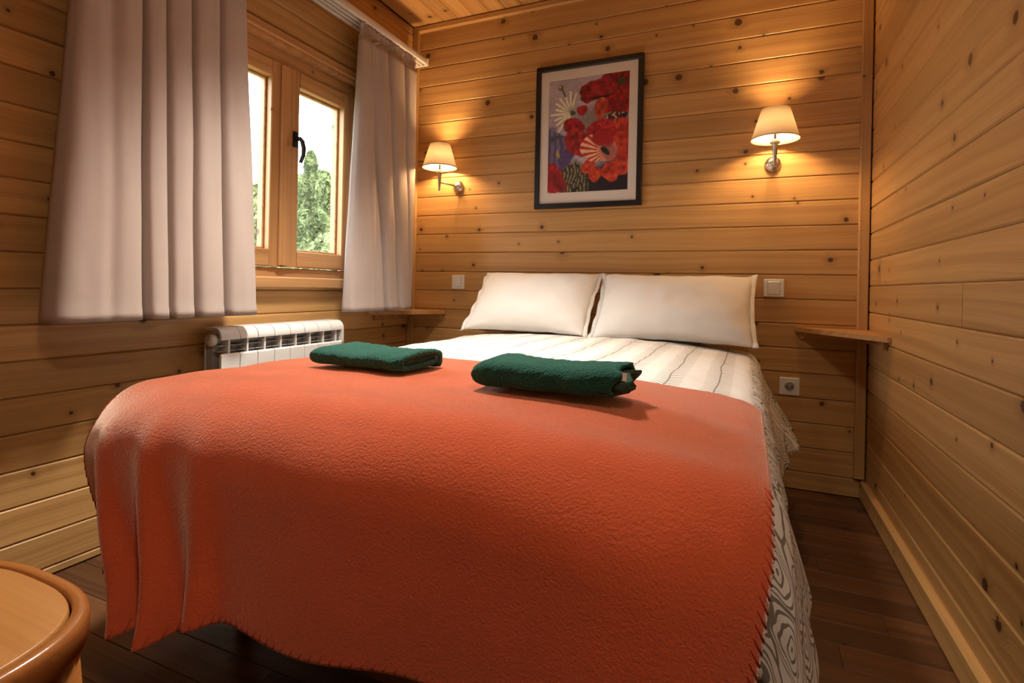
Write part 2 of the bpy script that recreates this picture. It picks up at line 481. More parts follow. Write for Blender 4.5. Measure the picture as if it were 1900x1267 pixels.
# left wall with the window opening
bm = bmesh.new()
for lo, hi in (((YR, -0.1), (WIN_Y0, ZC + 0.1)), ((WIN_Y1, -0.1), (YB + T, ZC + 0.1)), ((WIN_Y0, -0.1), (WIN_Y1, WIN_Z0)), ((WIN_Y0, WIN_Z1), (WIN_Y1, ZC + 0.1))):
    add_box(bm, (XL - 0.13, lo[0], lo[1]), (XL - T, hi[0], hi[1]))
wall_left = structure(bm_obj('wall_left', bm, BACKING), 'left wall of horizontal knotty pine boards around a window')
for zt, zb in seams(1.6457, 0.1012, 0.0, ZC):
    if zt > WIN_Z0 + 0.001 and zb < WIN_Z1 - 0.001:
        spans = [(YR, WIN_Y0), (WIN_Y1, YB)]
        parts = [(a, b, zb, zt) for a, b in spans]
        if zt > WIN_Z1: parts.append((WIN_Y0, WIN_Y1, WIN_Z1, zt))
        if zb < WIN_Z0: parts.append((WIN_Y0, WIN_Y1, zb, WIN_Z0))
    else:
        parts = [(YR, YB, zb, zt)]
    for a, b, z0, z1 in parts:
        plank('board', (XL, (a + b) / 2, (z0 + z1) / 2), (1, 0, 0), UP, b - a - 0.002, z1 - z0, T, PINE, wall_left)
# rear wall behind the viewer and ceiling
wall_rear = structure(box('wall_rear', (XL - 0.12, YR - T - 0.1, -0.1), (XR + 0.12, YR - T, ZC + 0.1), BACKING), 'rear wall of horizontal pine boards')
for zt, zb in seams(2.1474, 0.1088, 0.0, ZC):
    plank('board', ((XL + XR) / 2, YR, (zt + zb) / 2), (0, 1, 0), UP, XR - XL - 0.004, zt - zb, T, PINE, wall_rear)
ceiling = structure(box('ceiling', (XL - 0.12, YR - 0.1, ZC + T), (XR + 0.12, YB + 0.1, ZC + T + 0.1), BACKING), 'pine board ceiling')
x = XL
while x < XR - 0.01:
    x1 = min(x + 0.1, XR)
    plank('ceiling_board', ((x + x1) / 2, (YR + YB) / 2, ZC), (0, 0, -1), (1, 0, 0), YB - YR, x1 - x, T, PINE, ceiling)
    x = x1

# trims
tr = plank('trim_1', ((XL + XR) / 2, YB - 0.018, ZC - 0.02), (0, -1, 0), UP, XR - XL, 0.04, 0.018, PINE, c=0.008)
structure(tr, 'thin pine moulding along the top of the back wall')
tr = plank('trim_2', (XR - 0.024, YB - 0.022, 1.24), (0, -1, 0), (1, 0, 0), 2.30, 0.040, 0.022, PINE, c=0.004)
structure(tr, 'upright pine corner strip between back and right walls')
tr = plank('trim_3', (XL + 0.022, YB - 0.022, 1.2), (0, -1, 0), (1, 0, 0), 2.36, 0.040, 0.022, PINE, c=0.004)
structure(tr, 'upright pine corner strip between back and left walls')
tr = plank('baseboard_right', (XR - 0.020, (YR + YB) / 2, 0.042), (-1, 0, 0), UP, YB - YR - 0.03, 0.084, 0.020, PINE, c=0.008)
structure(tr, 'low pine baseboard along the right wall')
tr = plank('trim_4', (XL + 0.014, 1.76, 1.920), (1, 0, 0), UP, 1.12, 0.038, 0.014, PINE_WIN, c=0.005)
structure(tr, 'pine moulding above the window')

# window
win = bpy.data.objects.new('window_1', None); col.objects.link(win)
win.location = (XL - 0.05, (WIN_Y0 + WIN_Y1) / 2, WIN_Z0); win['_base'] = tuple(win.location)
win.empty_display_size = 0.05
structure(win, 'two-sash pine window looking out on green trees')
FX0, FX1 = XL - 0.115, XL - 0.045       # frame depth
def wbar(name, lo, hi, parent=win, bevel=0.004):
    """window timber whose grain runs along its longest side"""
    dy, dz = hi[1] - lo[1], hi[2] - lo[2]
    c = (hi[0], (lo[1] + hi[1]) / 2, (lo[2] + hi[2]) / 2)
    if dz > dy: return plank(name, c, (1, 0, 0), (0, 1, 0), dz, dy, hi[0] - lo[0], PINE_WIN, parent, c=bevel)
    return plank(name, c, (1, 0, 0), UP, dy, dz, hi[0] - lo[0], PINE_WIN, parent, c=bevel)
wbar('frame_jamb', (FX0, WIN_Y0, WIN_Z0), (FX1, 1.325, WIN_Z1))
wbar('frame_jamb', (FX0, 2.200, WIN_Z0), (FX1, WIN_Y1, WIN_Z1))
wbar('frame_head', (FX0, 1.325, 1.826), (FX1, 2.200, WIN_Z1))
wbar('frame_bottom', (FX0, 1.325, WIN_Z0), (FX1 - 0.004, 2.200, 0.934))
# reveals
box('reveal', (XL - 0.045, WIN_Y0 - 0.001, WIN_Z1 - 0.012), (XL + 0.001, WIN_Y1, WIN_Z1), PINE_WIN, win)
box('reveal', (XL - 0.045, WIN_Y1 - 0.012, WIN_Z0), (XL + 0.001, WIN_Y1, WIN_Z1 - 0.012), PINE_WIN, win)
box('reveal', (XL - 0.045, WIN_Y0, WIN_Z0), (XL + 0.001, WIN_Y0 + 0.012, WIN_Z1 - 0.012), PINE_WIN, win)
GZ0, GZ1 = 1.012, 1.752
def sash(y0, y1, g0, g1, xf):
    root = wbar('sash_stile', (FX0 + 0.01, y0, 0.938), (xf, g0, 1.823))
    root.name = 'sash_stile'
    wbar('sash_stile', (FX0 + 0.01, g1, 0.938), (xf, y1, 1.823))
    wbar('sash_rail', (FX0 + 0.01, g0, GZ1), (xf, g1, 1.823))
    wbar('sash_rail', (FX0 + 0.01, g0, 0.938), (xf, g1, GZ0))
    box('pane', (XL - 0.082, g0 - 0.004, GZ0 - 0.004), (XL - 0.078, g1 + 0.004, GZ1 + 0.004), GLASS, win)
    # glazing beads
    for nm, lo, hi in (('bead', (g0, GZ0), (g0 + 0.010, GZ1)), ('bead', (g1 - 0.010, GZ0), (g1, GZ1)),
                       ('bead', (g0 + 0.010, GZ1 - 0.010), (g1 - 0.010, GZ1)), ('bead', (g0 + 0.010, GZ0), (g1 - 0.010, GZ0 + 0.010))):
        box(nm, (XL - 0.077, lo[0], lo[1]), (XL - 0.062, hi[0], hi[1]), PINE_WIN, win, bevel=0.003)
sash(1.327, 1.752, 1.395, 1.684, XL - 0.032)
sash(1.756, 2.198, 1.838, 2.128, XL - 0.028)
wbar('cover_strip', (XL - 0.032, 1.728, 0.945), (XL - 0.018, 1.775, 1.815), bevel=0.006)
# handle on the right sash
h1 = box('handle_plate', (XL - 0.028, 1.797, 1.475), (XL - 0.016, 1.823, 1.545), BLACK_METAL, win, bevel=0.004, seg=2)
h1['label'] = 'black handle plate'
hp = tube('handle_lever', [(XL - 0.016, 1.81, 1.512), (XL + 0.004, 1.812, 1.512), (XL + 0.014, 1.814, 1.500), (XL + 0.018, 1.820, 1.47), (XL + 0.016, 1.820, 1.44), (XL + 0.008, 1.812, 1.405)],
     [0.010, 0.010, 0.010, 0.010, 0.009, 0.008], BLACK_METAL, win)
hp['label'] = 'curved black window lever'
sill = plank('window_sill', (XL + 0.045, 1.762, 0.868), (1, 0, 0), UP, 1.14, 0.050, 0.095, PINE_WIN, win, c=0.006)

# ================================================================== bed
XC, HW = -0.655, 0.70
XRT, RS, XLT, RL, YF, RF = 0.062, 0.085, -1.372, 0.085, 0.655, 0.120
def ztop(x, y):
    u = min(abs(x - XC) / HW, 1.0)
    z = 0.603 + 0.050 * (1 - u ** 3)
    z += 0.006 * mnoise.noise((x * 3.1, y * 3.1, 4.0)) + 0.003 * mnoise.noise((x * 9.0, y * 7.0, 1.0))
    return z
def arc(d, r):
    """d: length past the start of the bend; returns (outward run, drop, hang depth)"""
    if d <= 0: return 0.0, 0.0, 0.0
    a = d / r
    if a < math.pi / 2: return r * math.sin(a), r * (1 - math.cos(a)), 0.0
    h = d - r * math.pi / 2
    return r, r + h, h
def bed_pt(s, t, off=0.0):
    sr, sl, tf = XRT - RS, XLT + RL, YF + RF
    ox, dx, hx = arc(s - sr, RS + off)
    x = min(s, sr) + ox
    ox2, dx2, hx2 = arc(sl - s, RL + off)
    if s < sl: x = sl - ox2
    cut = 0.10 * min(max((-1.08 - s) / 0.28, 0.0), 1.0) ** 2 + 0.05 * min(max((s + 0.10) / 0.16, 0.0), 1.0) ** 2   # foot corners are rounded
    tf += cut
    oy, dy, hy = arc(tf - t, RF + off)
    y = t if t >= tf else tf - oy
    z = ztop(min(max(x, sl), sr), max(y, tf)) - dx - dx2 - dy + off
    return x, y, z, hx, hx2, hy

bed = tag(empty('bed', (XC, 1.66, 0.0)), 'low double bed with a mattress hidden under the printed duvet', 'bed')
box('mattress', (-1.335, 0.715, 0.33), (0.025, 2.655, 0.572), MATTRESS, bed, bevel=0.05, seg=4, smooth=True)
box('bed_base', (-1.32, 0.74, 0.20), (0.01, 2.66, 0.33), BEDWOOD, bed, bevel=0.006)
for lx in (-1.16, -0.15):
    for ly in (1.0, 2.58):
        tube('leg', [(lx, ly, 0.0), (lx, ly, 0.20)], [0.026, 0.032], BEDWOOD, bed)

# duvet
def duvet_pt(s, t):
    x, y, z, hx, hl, hy = bed_pt(s, t)
    fl = smooth01(1.55, 2.15, y)
    if hx > 0:
        k = hx / 0.22
        x += (0.030 + 0.022 * smooth01(1.15, 0.80, y)) * k + fl * 0.085 * k ** 1.2
        x += (0.014 * math.sin(y * 15.0) + 0.010 * math.sin(y * 33.0 + 1.0)) * min(k, 1.3)
        if hx > 0.13: x -= (hx - 0.13) * 0.35 * (1 - fl)
        y += 0.01 * math.sin(z * 22 + s * 5) * k
    if hl > 0:
        x -= 0.02 * hl / 0.2 + 0.012 * math.sin(y * 14.0) * hl / 0.2
    if hy > 0:
        y -= 0.012 * math.sin(s * 13.0) * hy / 0.1
    z += 0.004 * mnoise.noise((x * 14, y * 14, z * 14))
    return (x, y, z)
ns, ntt = 150, 150
s0, s1 = XLT + RL - RL * 1.35, XRT - RS + RS * math.pi / 2
t1 = 2.52
def duvet_foot(s):
    return YF + RF - RF * (1.1 + 0.47 * smooth01(-0.30, -0.08, s)) - 0.03 * smooth01(-0.2, 0.0, s) + 0.10 * min(max((-1.08 - s) / 0.28, 0.0), 1.0) ** 2
vs, uvs, fs = [], [], []
for j in range(ntt + 1):
    v = j / ntt
    t = 0.65 + (t1 - 0.65) * v
    hang = 0.165 + 0.055 * smooth01(1.5, 2.2, t) + 0.012 * math.sin(t * 11)
    for i in range(ns + 1):
        s = s0 + (s1 + hang - s0) * (i / ns)
        t0 = duvet_foot(s); tt_ = t0 + (t1 - t0) * v
        vs.append(duvet_pt(s, tt_)); uvs.append((s, tt_))
for j in range(ntt):
    for i in range(ns):
        a = j * (ns + 1) + i
        fs.append((a, a + 1, a + ns + 2, a + ns + 1))
duvet = mesh_obj('duvet', vs, fs, DUVET, None, True, uvs)
md = duvet.modifiers.new('thickness', 'SOLIDIFY'); md.thickness = 0.022; md.offset = -1.0
tag(duvet, 'white duvet printed with brown curling fern lines, spread over the bed', 'duvet')

# orange blanket
BS0, BS1, BT1 = -1.290, 0.036, 1.285
HANG = 0.265
BT0 = YF + RF - RF * math.pi / 2 - HANG
def blanket_pt(s, t):
    x, y, z, hx, hl, hy = bed_pt(s, t, 0.012)
    d = max(0.0, (YF + RF - 0.09) - t)            # how far down the foot end
    k = d / (HANG + 0.10)
    wl = min(max((-0.62 - s) / 0.71, 0.0), 1.0)
    x += (0.32 * wl ** 1.4) * smooth01(0.10, 1.1, k) - 0.050 * k * smooth01(-0.25, 0.03, s)
    # folds
    f1 = math.exp(-((s + 1.15) / 0.034) ** 2) + 0.5 * math.exp(-((s + 1.31) / 0.05) ** 2) + 0.9 * math.exp(-((s + 1.00) / 0.034) ** 2) + 0.6 * math.exp(-((s + 0.86) / 0.04) ** 2)
    f2 = 0.5 + 0.5 * math.sin(s * 11.5 + 2.2)
    f3 = 0.5 + 0.5 * math.sin(s * 5.2 + 0.6)
    y -= k * (0.072 * f1 * (0.45 + 0.55 * k) + (0.018 * f2 + 0.030 * f3) * (1 - 0.7 * wl))
    y -= 0.0 * wl
    y -= 0.02 * k
    # soft wrinkles
    z += 0.0035 * mnoise.noise((x * 6 + 3, y * 9, 2.0)) * (1 - min(k * 2, 1))
    y += 0.006 * mnoise.noise((x * 5, z * 6, 8.0)) * min(k * 2, 1)
    return Vector((x, y, z))
nb, mb = 230, 200
vs, fs = [], []
for j in range(mb + 1):
    v = j / mb
    for i in range(nb + 1):
        u = i / nb
        # rounded head corners and slightly wavering head edge
        te = BT1 + 0.015 * math.sin(u * 7.0) - 0.05 * max(0.0, (u - 0.93) / 0.07) ** 2 - 0.06 * max(0.0, (0.10 - u) / 0.10) ** 2
        hem = BT0 + 0.015 * math.sin(u * 21.0) * (1 - u) + 0.008 * math.sin(u * 9) + 0.045 * smooth01(0.15, 0.5, u)
        vs.append(blanket_pt(BS0 + (BS1 - BS0) * u, hem + (te - hem) * v))
for j in range(mb):
    for i in range(nb):
        a = j * (nb + 1) + i
        fs.append((a, a + 1, a + nb + 2, a + nb + 1))
bl = empty('blanket', (XC, 0.95, 0.66))
tag(bl, 'orange fleece blanket with stitched edges draped over the foot of the bed', 'blanket')
bcloth = mesh_obj('fleece_sheet', vs, fs, FLEECE, bl, True)
md = bcloth.modifiers.new('thickness', 'SOLIDIFY'); md.thickness = 0.005; md.offset = 1.0
# blanket stitching along the hanging edges
bm = bmesh.new()
def grid(i, j): return vs[j * (nb + 1) + i]
def stitch_line(pa, pb, pn):
    nrm = (pb - pa).cross(pn - pa).normalized()
    if nrm.y > 0.3: nrm = -nrm
    if nrm.z < -0.3: nrm = -nrm
    add_tube(bm, [pa + nrm * 0.0055, pb + nrm * 0.0055], 0.0014, 5)
for j in range(3, 92, 3):
    for i0, i1 in ((nb, nb - 2), (0, 2)):
        a = grid(i0, j); b = grid(i1, min(j + 1, mb))
        stitch_line(a, b, grid(i0, j + 3))
for i in range(4, nb - 4, 3):
    stitch_line(grid(i, 0), grid(i + 1, 3), grid(i + 3, 0))
st = bm_obj('edge_stitching', bm, STITCH, bl, True); st['kind'] = 'stuff'; st['label'] = 'red whip stitches along the blanket edge'

# pillows
def pillow(name, cx, w, h, th, base, top, label, yawz=0.0, seed=0, lean=0.0):
    n = 44
    b = Vector((0, base[0], base[1])); tp = Vector((0, top[0], top[1]))
    vdir = (tp - b).normalized(); L = (tp - b).length
    mid = Vector((cx, 0, 0)) + (b + tp) / 2
    nrm = Vector((1, 0, 0)).cross(vdir).normalized()
    if nrm.y > 0: nrm = -nrm
    R = Matrix.Rotation(yawz, 3, 'Z') @ Matrix.Rotation(lean, 3, 'Y')
    vs, fs = [], []
    for side in (1, -1):
        for j in range(n + 1):
            v = -1 + 2 * j / n
            for i in range(n + 1):
                u = -1 + 2 * i / n
                # pulled-in edges, protruding corners
                px = u * w / 2 * (1 - 0.045 * (1 - v * v)); pv = v * L / 2 * (1 - 0.12 * (1 - u * u))
                pu = (1 - abs(u) ** 3.2); pw = (1 - abs(v) ** 2.6)
                d = th / 2 * max(pu, 0) ** 0.6 * max(pw, 0) ** 0.62
                d *= 1 + 0.10 * mnoise.noise((u * 1.7 + seed, v * 1.7, seed))
                wr = 0.0045 * mnoise.noise((u * 6 + seed, v * 3.0, 7 + seed)) * (pu * pw) ** 0.3
                edge = 0.010 * mnoise.noise((u * 3 + seed * 3, v * 3, 2)) if abs(u) > 0.9 or abs(v) > 0.9 else 0
                off = side * d + wr + edge
                p = Vector((px, 0, 0)) + vdir * pv + nrm * off
                vs.append(mid + R @ p)
    m = (n + 1) * (n + 1)
    for sgn in (0, 1):
        for j in range(n):
            for i in range(n):
                a = sgn * m + j * (n + 1) + i
                f = (a, a + 1, a + n + 2, a + n + 1)
                fs.append(f if sgn == 0 else f[::-1])
    me = bpy.data.meshes.new('pillow'); me.from_pydata(vs, [], fs)
    bm = bmesh.new(); bm.from_mesh(me)
    bmesh.ops.remove_doubles(bm, verts=bm.verts, dist=0.0004)
    root = empty(name, (cx, base[0], base[1]))
    tag(root, label, 'pillow', 'pillows against the back wall')
    body = bm_obj('pillow_case', bm, PILLOW, root, True)
    bpy.data.meshes.remove(me)
    # stitched flange down both short sides
    for sx in (-1, 1):
        vs2, fs2 = [], []
        nn = 30
        for j in range(nn + 1):
            v = -1 + 2 * j / nn
            xe = sx * w / 2 * (1 - 0.045 * (1 - v * v))
            for q, o in enumerate((-0.006, 0.016)):
                pv = v * L / 2 * (1.0 + 0.02 * q)
                p = Vector((xe + sx * o, 0, 0)) + vdir * pv + nrm * (0.007 * math.sin(v * 13 + seed) * q + 0.004 * mnoise.noise((v * 6, seed, q)))
                vs2.append(mid + R @ p)
        for j in range(nn):
            a = 2 * j; fs2.append((a, a + 1, a + 3, a + 2))
        fl = mesh_obj('flange', vs2, fs2, PILLOW, root, True)
        mm = fl.modifiers.new('thickness', 'SOLIDIFY'); mm.thickness = 0.003; mm.offset = 0
    return root
pillow('pillow', -0.305, 0.668, 0.42, 0.175, (2.345, 0.646), (2.620, 0.942), 'white pillow leaning on the back wall, nearest the light switch with a wide frame', seed=2, yawz=0.02)
pillow('pillow', -0.978, 0.625, 0.42, 0.175, (2.345, 0.654), (2.620, 0.945), 'white pillow leaning on the back wall, nearest the window', seed=5, yawz=-0.02)

# towels
def towel(x0, x1, y0, y1, zb, h, label, turns=2.6, rot=0.0, seed=0, ragged=0.0, tagged=False):
    th = 0.0125
    hl, hh = (y1 - y0) / 2 - th / 2, h / 2 - th / 2
    # flattened spiral centre line in the y-z plane
    pts = []
    npt = int(56 * turns)
    pitch = th * 1.12
    for i in range(npt + 1):
        th_a = 2 * math.pi * turns * i / npt
        ins = pitch * th_a / (2 * math.pi)
        a_, b_ = hl - ins, max(hh - ins, 0.002)
        r = min(b_, a_)
        # superellipse as a flattened loop
        ang = th_a - math.pi * 0.22
        cx_, sy_ = math.cos(ang), math.sin(ang)
        e = 0.45
        pts.append((a_ * math.copysign(abs(cx_) ** e, cx_), b_ * math.copysign(abs(sy_) ** e, sy_)))
    root = empty('folded_towel', ((x0 + x1) / 2, (y0 + y1) / 2, zb))
    tag(root, label, 'towel', 'folded green towels on the blanket')
    nx = 70
    cx0, cy0 = (x0 + x1) / 2, (y0 + y1) / 2
    cr, sr_ = math.cos(rot), math.sin(rot)
    def build(name, seg0, seg1, mat, xa, xb):
        P = pts[seg0:seg1 + 1]
        outer, inner = [], []
        for i, p in enumerate(P):
            q0 = P[max(i - 1, 0)]; q1 = P[min(i + 1, len(P) - 1)]
            tx, ty = q1[0] - q0[0], q1[1] - q0[1]; l = math.hypot(tx, ty) or 1
            nx_, ny_ = ty / l, -tx / l
            outer.append((p[0] + nx_ * th / 2, p[1] + ny_ * th / 2)); inner.append((p[0] - nx_ * th / 2, p[1] - ny_ * th / 2))
        loop = outer + inner[::-1]
        m = len(loop)
        vs, fs = [], []
        for k in range(nx + 1):
            f = k / nx
            X = xa + (xb - xa) * f
            # left end closes into a soft rounded fold, right end is the open side
            dl = (X - x0) / 0.030
            sc_ = math.sqrt(max(0.0, 1 - (1 - min(dl, 1.0)) ** 2)) if dl < 1 else 1.0
            sc_ = 0.30 + 0.70 * sc_
            dr = (x1 - X) / 0.012
            sr2 = 0.93 + 0.07 * min(max(dr, 0), 1)
            for (yy, zz) in loop:
                sgx = X + ragged * 0.010 * math.sin(yy * 60 + zz * 90 + seed) * f ** 6
                n1 = 0.0035 * mnoise.noise((X * 16 + seed, yy * 16, zz * 16)) + 0.0018 * mnoise.noise((X * 70 + seed, yy * 70, zz * 70))
                z = (zz * sc_ * sr2 + h / 2 * (1 - 0.04 * 0) ) + n1 * (1 if zz > -hh * 0.5 else 0.2)
                sag = 0.004 * math.sin(f * 3.1)
                y = yy * (0.90 + 0.10 * sc_) + n1 * 1.4
                dx_, dy_ = sgx - cx0, y
                vs.append((cx0 + dx_ * cr - dy_ * sr_, cy0 + dx_ * sr_ + dy_ * cr, zb + z - (0 if zz < 0 else sag)))
        for k in range(nx):
            for i in range(m):
                i2 = (i + 1) % m
                fs.append((k * m + i, k * m + i2, (k + 1) * m + i2, (k + 1) * m + i))
        nq = len(P)
        for k in (0, nx):
            for i in range(nq - 1):
                a, b = k * m + i, k * m + i + 1
                c, d = k * m + (m - 2 - i), k * m + (m - 1 - i)
                fs.append((a, b, c, d) if k else (d, c, b, a))
        o = mesh_obj(name, vs, fs, mat, root, True)
        bm = bmesh.new(); bm.from_mesh(o.data); bmesh.ops.recalc_face_normals(bm, faces=bm.faces); bm.to_mesh(o.data); bm.free()
        return o
    k1 = int(npt * 1.0 / turns)
    build('outer_fold', 0, k1, TERRY, x0, x1)
    build('inner_fold', k1, npt, TERRY_IN, x0 + 0.012, x1 + (0.016 * ragged if ragged else -0.002))
    if tagged:
        c = (x1 + 0.004, cy0 - 0.055)
        vv = [(x1 - 0.004, cy0 - 0.048, zb + h * 0.66), (x1 + 0.016, cy0 - 0.052, zb + h * 0.64), (x1 + 0.017, cy0 - 0.051, zb + h * 0.84), (x1 - 0.004, cy0 - 0.047, zb + h * 0.86)]
        tg = mesh_obj('care_tag', vv, [(0, 1, 2, 3)], PLASTIC, root)
        tg.modifiers.new('t', 'SOLIDIFY').thickness = 0.0008
        tg['label'] = 'small white care tag'
    return root
towel(-0.965, -0.69, 0.975, 1.155, 0.664, 0.058, 'flat folded dark green towel on the blanket, nearer the window and radiator', seed=1, rot=-0.02, turns=2.4)
towel(-0.487, -0.205, 0.910, 1.060, 0.664, 0.072, 'thicker folded dark green towel with a white tag at its open end', seed=9, rot=0.0, ragged=1.0, turns=2.3, tagged=True)

# ================================================================== curtains and rail
rail = tag(empty('curtain_rail', (XL + 0.095, 1.5, 2.135)), 'white double-track curtain rail above the window', 'curtain rail')
box('rail_body', (XL + 0.045, 0.45, 2.152), (XL + 0.145, 2.610, 2.164), RAIL, rail, bevel=0.003)
for i, xo in enumerate((0.047, 0.082, 0.107, 0.134)):
    wd = 0.020 if i in (0, 3) else 0.012
    box('track_lip', (XL + xo - 0.004, 0.45, 2.130), (XL + xo + wd - 0.006, 2.606, 2.152), RAIL, rail, bevel=0.002)
box('end_cap', (XL + 0.041, 2.606, 2.126), (XL + 0.149, 2.618, 2.168), PLASTIC, rail, bevel=0.003)
for yy in (0.6, 1.75, 2.5):
    box('wall_bracket', (XL, yy - 0.012, 2.164), (XL + 0.12, yy + 0.012, 2.176), RAIL, rail, bevel=0.002)

def curtain(label, ed_t, ed_b, cre_t, cre_b, ztop_, zbot, xp, depth, seed, soft=()):
    """ed_*: (y0,y1) at top / bottom; cre_*: positions of the deep creases"""
    root = empty('curtain', (xp, sum(ed_b) / 2, zbot))
    tag(root, label, 'curtain', 'curtains at the window')
    nu, nv = 420, 60
    vs, fs = [], []
    zh = ztop_ - 0.075
    def surf(u_frac, z):
        k = (ztop_ - z) / (ztop_ - zbot)
        e0 = ed_t[0] + (ed_b[0] - ed_t[0]) * k; e1 = ed_t[1] + (ed_b[1] - ed_t[1]) * k
        cr = [e0] + [a + (b - a) * k for a, b in zip(cre_t, cre_b)] + [e1]
        n = len(cr) - 1
        q = u_frac * n; i = min(int(q), n - 1); tt = q - i
        y = cr[i] + (cr[i + 1] - cr[i]) * tt
        w = cr[i + 1] - cr[i]
        D = (depth * (0.55 + 0.45 * k)) * min(1.0, (w / 0.10) ** 0.5)
        bul = 1 - 0.12 * (2 * tt - 1) ** 2 - 0.88 * abs(2 * tt - 1) ** 9
        bul -= 0.75 * smooth01(0.94, 1.0, abs(2 * tt - 1))
        if (i == 0 and tt < 0.5): bul = 0.55 + 0.45 * bul
        if (i == n - 1 and tt > 0.5): bul = 0.45 + 0.55 * bul
        x = xp + D * (bul - 0.35)
        # fold lips lean over the crease
        if tt > 0.5: y += 0.010 * (abs(2 * tt - 1) ** 3) * (1 if i < n - 1 else 0) * (1 - abs(2 * tt - 1) ** 8)
        for (sy, amp, wd) in soft:
            x -= amp * math.exp(-((y - sy) / wd) ** 2) * (1.0 - 0.6 * k)
        x += 0.006 * mnoise.noise((y * 9 + seed, z * 1.6, seed)) + 0.004 * mnoise.noise((y * 22 + seed, z * 3.5, 3))
        return Vector((x, y, z))
    for j in range(nv + 1):
        z = zh + (zbot - zh) * j / nv
        for i in range(nu + 1):
            p = surf(i / nu, z)
            if j >= nv - 1: p.x += 0.003
            vs.append(p)
    for j in range(nv):
        for i in range(nu):
            a = j * (nu + 1) + i
            fs.append((a, a + nu + 1, a + nu + 2, a + 1))
    pn = mesh_obj('panel', vs, fs, CURTAIN, root, True)
    md = pn.modifiers.new('thickness', 'SOLIDIFY'); md.thickness = 0.0022; md.offset = 0
    # bottom hem
    vs, fs = [], []
    for j in range(5):
        z = zbot + 0.035 * (1 - j / 4) - 0.001
        for i in range(nu + 1):
            p = surf(i / nu, z); p.x += 0.0022 * (j / 4); vs.append(p)
    for j in range(4):
        for i in range(nu):
            a = j * (nu + 1) + i
            fs.append((a, a + nu + 1, a + nu + 2, a + 1))
    hm = mesh_obj('hem', vs, fs, CURTAIN, root, True)
    md = hm.modifiers.new('thickness', 'SOLIDIFY'); md.thickness = 0.002; md.offset = 0
    # gathered heading tape
    vs, fs = [], []
    nvh = 10
    for j in range(nvh + 1):
        z = ztop_ + (zh - 0.004 - ztop_) * j / nvh
        blend = smooth01(0.6, 1.0, j / nvh)
        for i in range(nu + 1):
            u = i / nu
            y = ed_t[0] + (ed_t[1] - ed_t[0]) * u
            g = math.sin(u * 2 * math.pi * (ed_t[1] - ed_t[0]) / 0.032 + 1.5 * math.sin(u * 17 + seed))
            pin = 0.5 + 0.5 * abs(j / nvh - 0.55) / 0.55
            x = xp + 0.006 + 0.0085 * g * pin + 0.003 * math.sin(j * 1.3 + u * 40)
            p = Vector((x, y, z)); b = surf(u, zh)
            p = p.lerp(Vector((b.x, b.y, z)), blend)
            vs.append(p)
    for j in range(nvh):
        for i in range(nu):
            a = j * (nu + 1) + i
            fs.append((a, a + nu + 1, a + nu + 2, a + 1))
    hd = mesh_obj('heading_tape', vs, fs, CURTAIN, root, True)
    md = hd.modifiers.new('thickness', 'SOLIDIFY'); md.thickness = 0.002; md.offset = 0
    for q in range(max(3, int((ed_t[1] - ed_t[0]) / 0.09))):
        yy = ed_t[0] + 0.02 + q * 0.09
        box('glider', (xp - 0.003, yy - 0.003, ztop_ - 0.012), (xp + 0.003, yy + 0.003, ztop_ + 0.014), PLASTIC, root)
    return root
curtain('wide mauve curtain hanging left of the window, nearest the viewer', (0.890, 1.385), (0.806, 1.456),
        (1.030, 1.098, 1.182, 1.284), (1.056, 1.124, 1.208, 1.318), 2.128, 0.748, XL + 0.125, 0.105, 1, soft=((0.945, 0.02, 0.02),))
curtain('narrow mauve curtain hanging in the corner beside the wall lamp', (2.052, 2.505), (1.978, 2.492),
        (2.105, 2.245, 2.400), (2.255, 2.355, 2.455), 2.128, 0.738, XL + 0.125, 0.080, 4, soft=((2.16, 0.012, 0.02),))

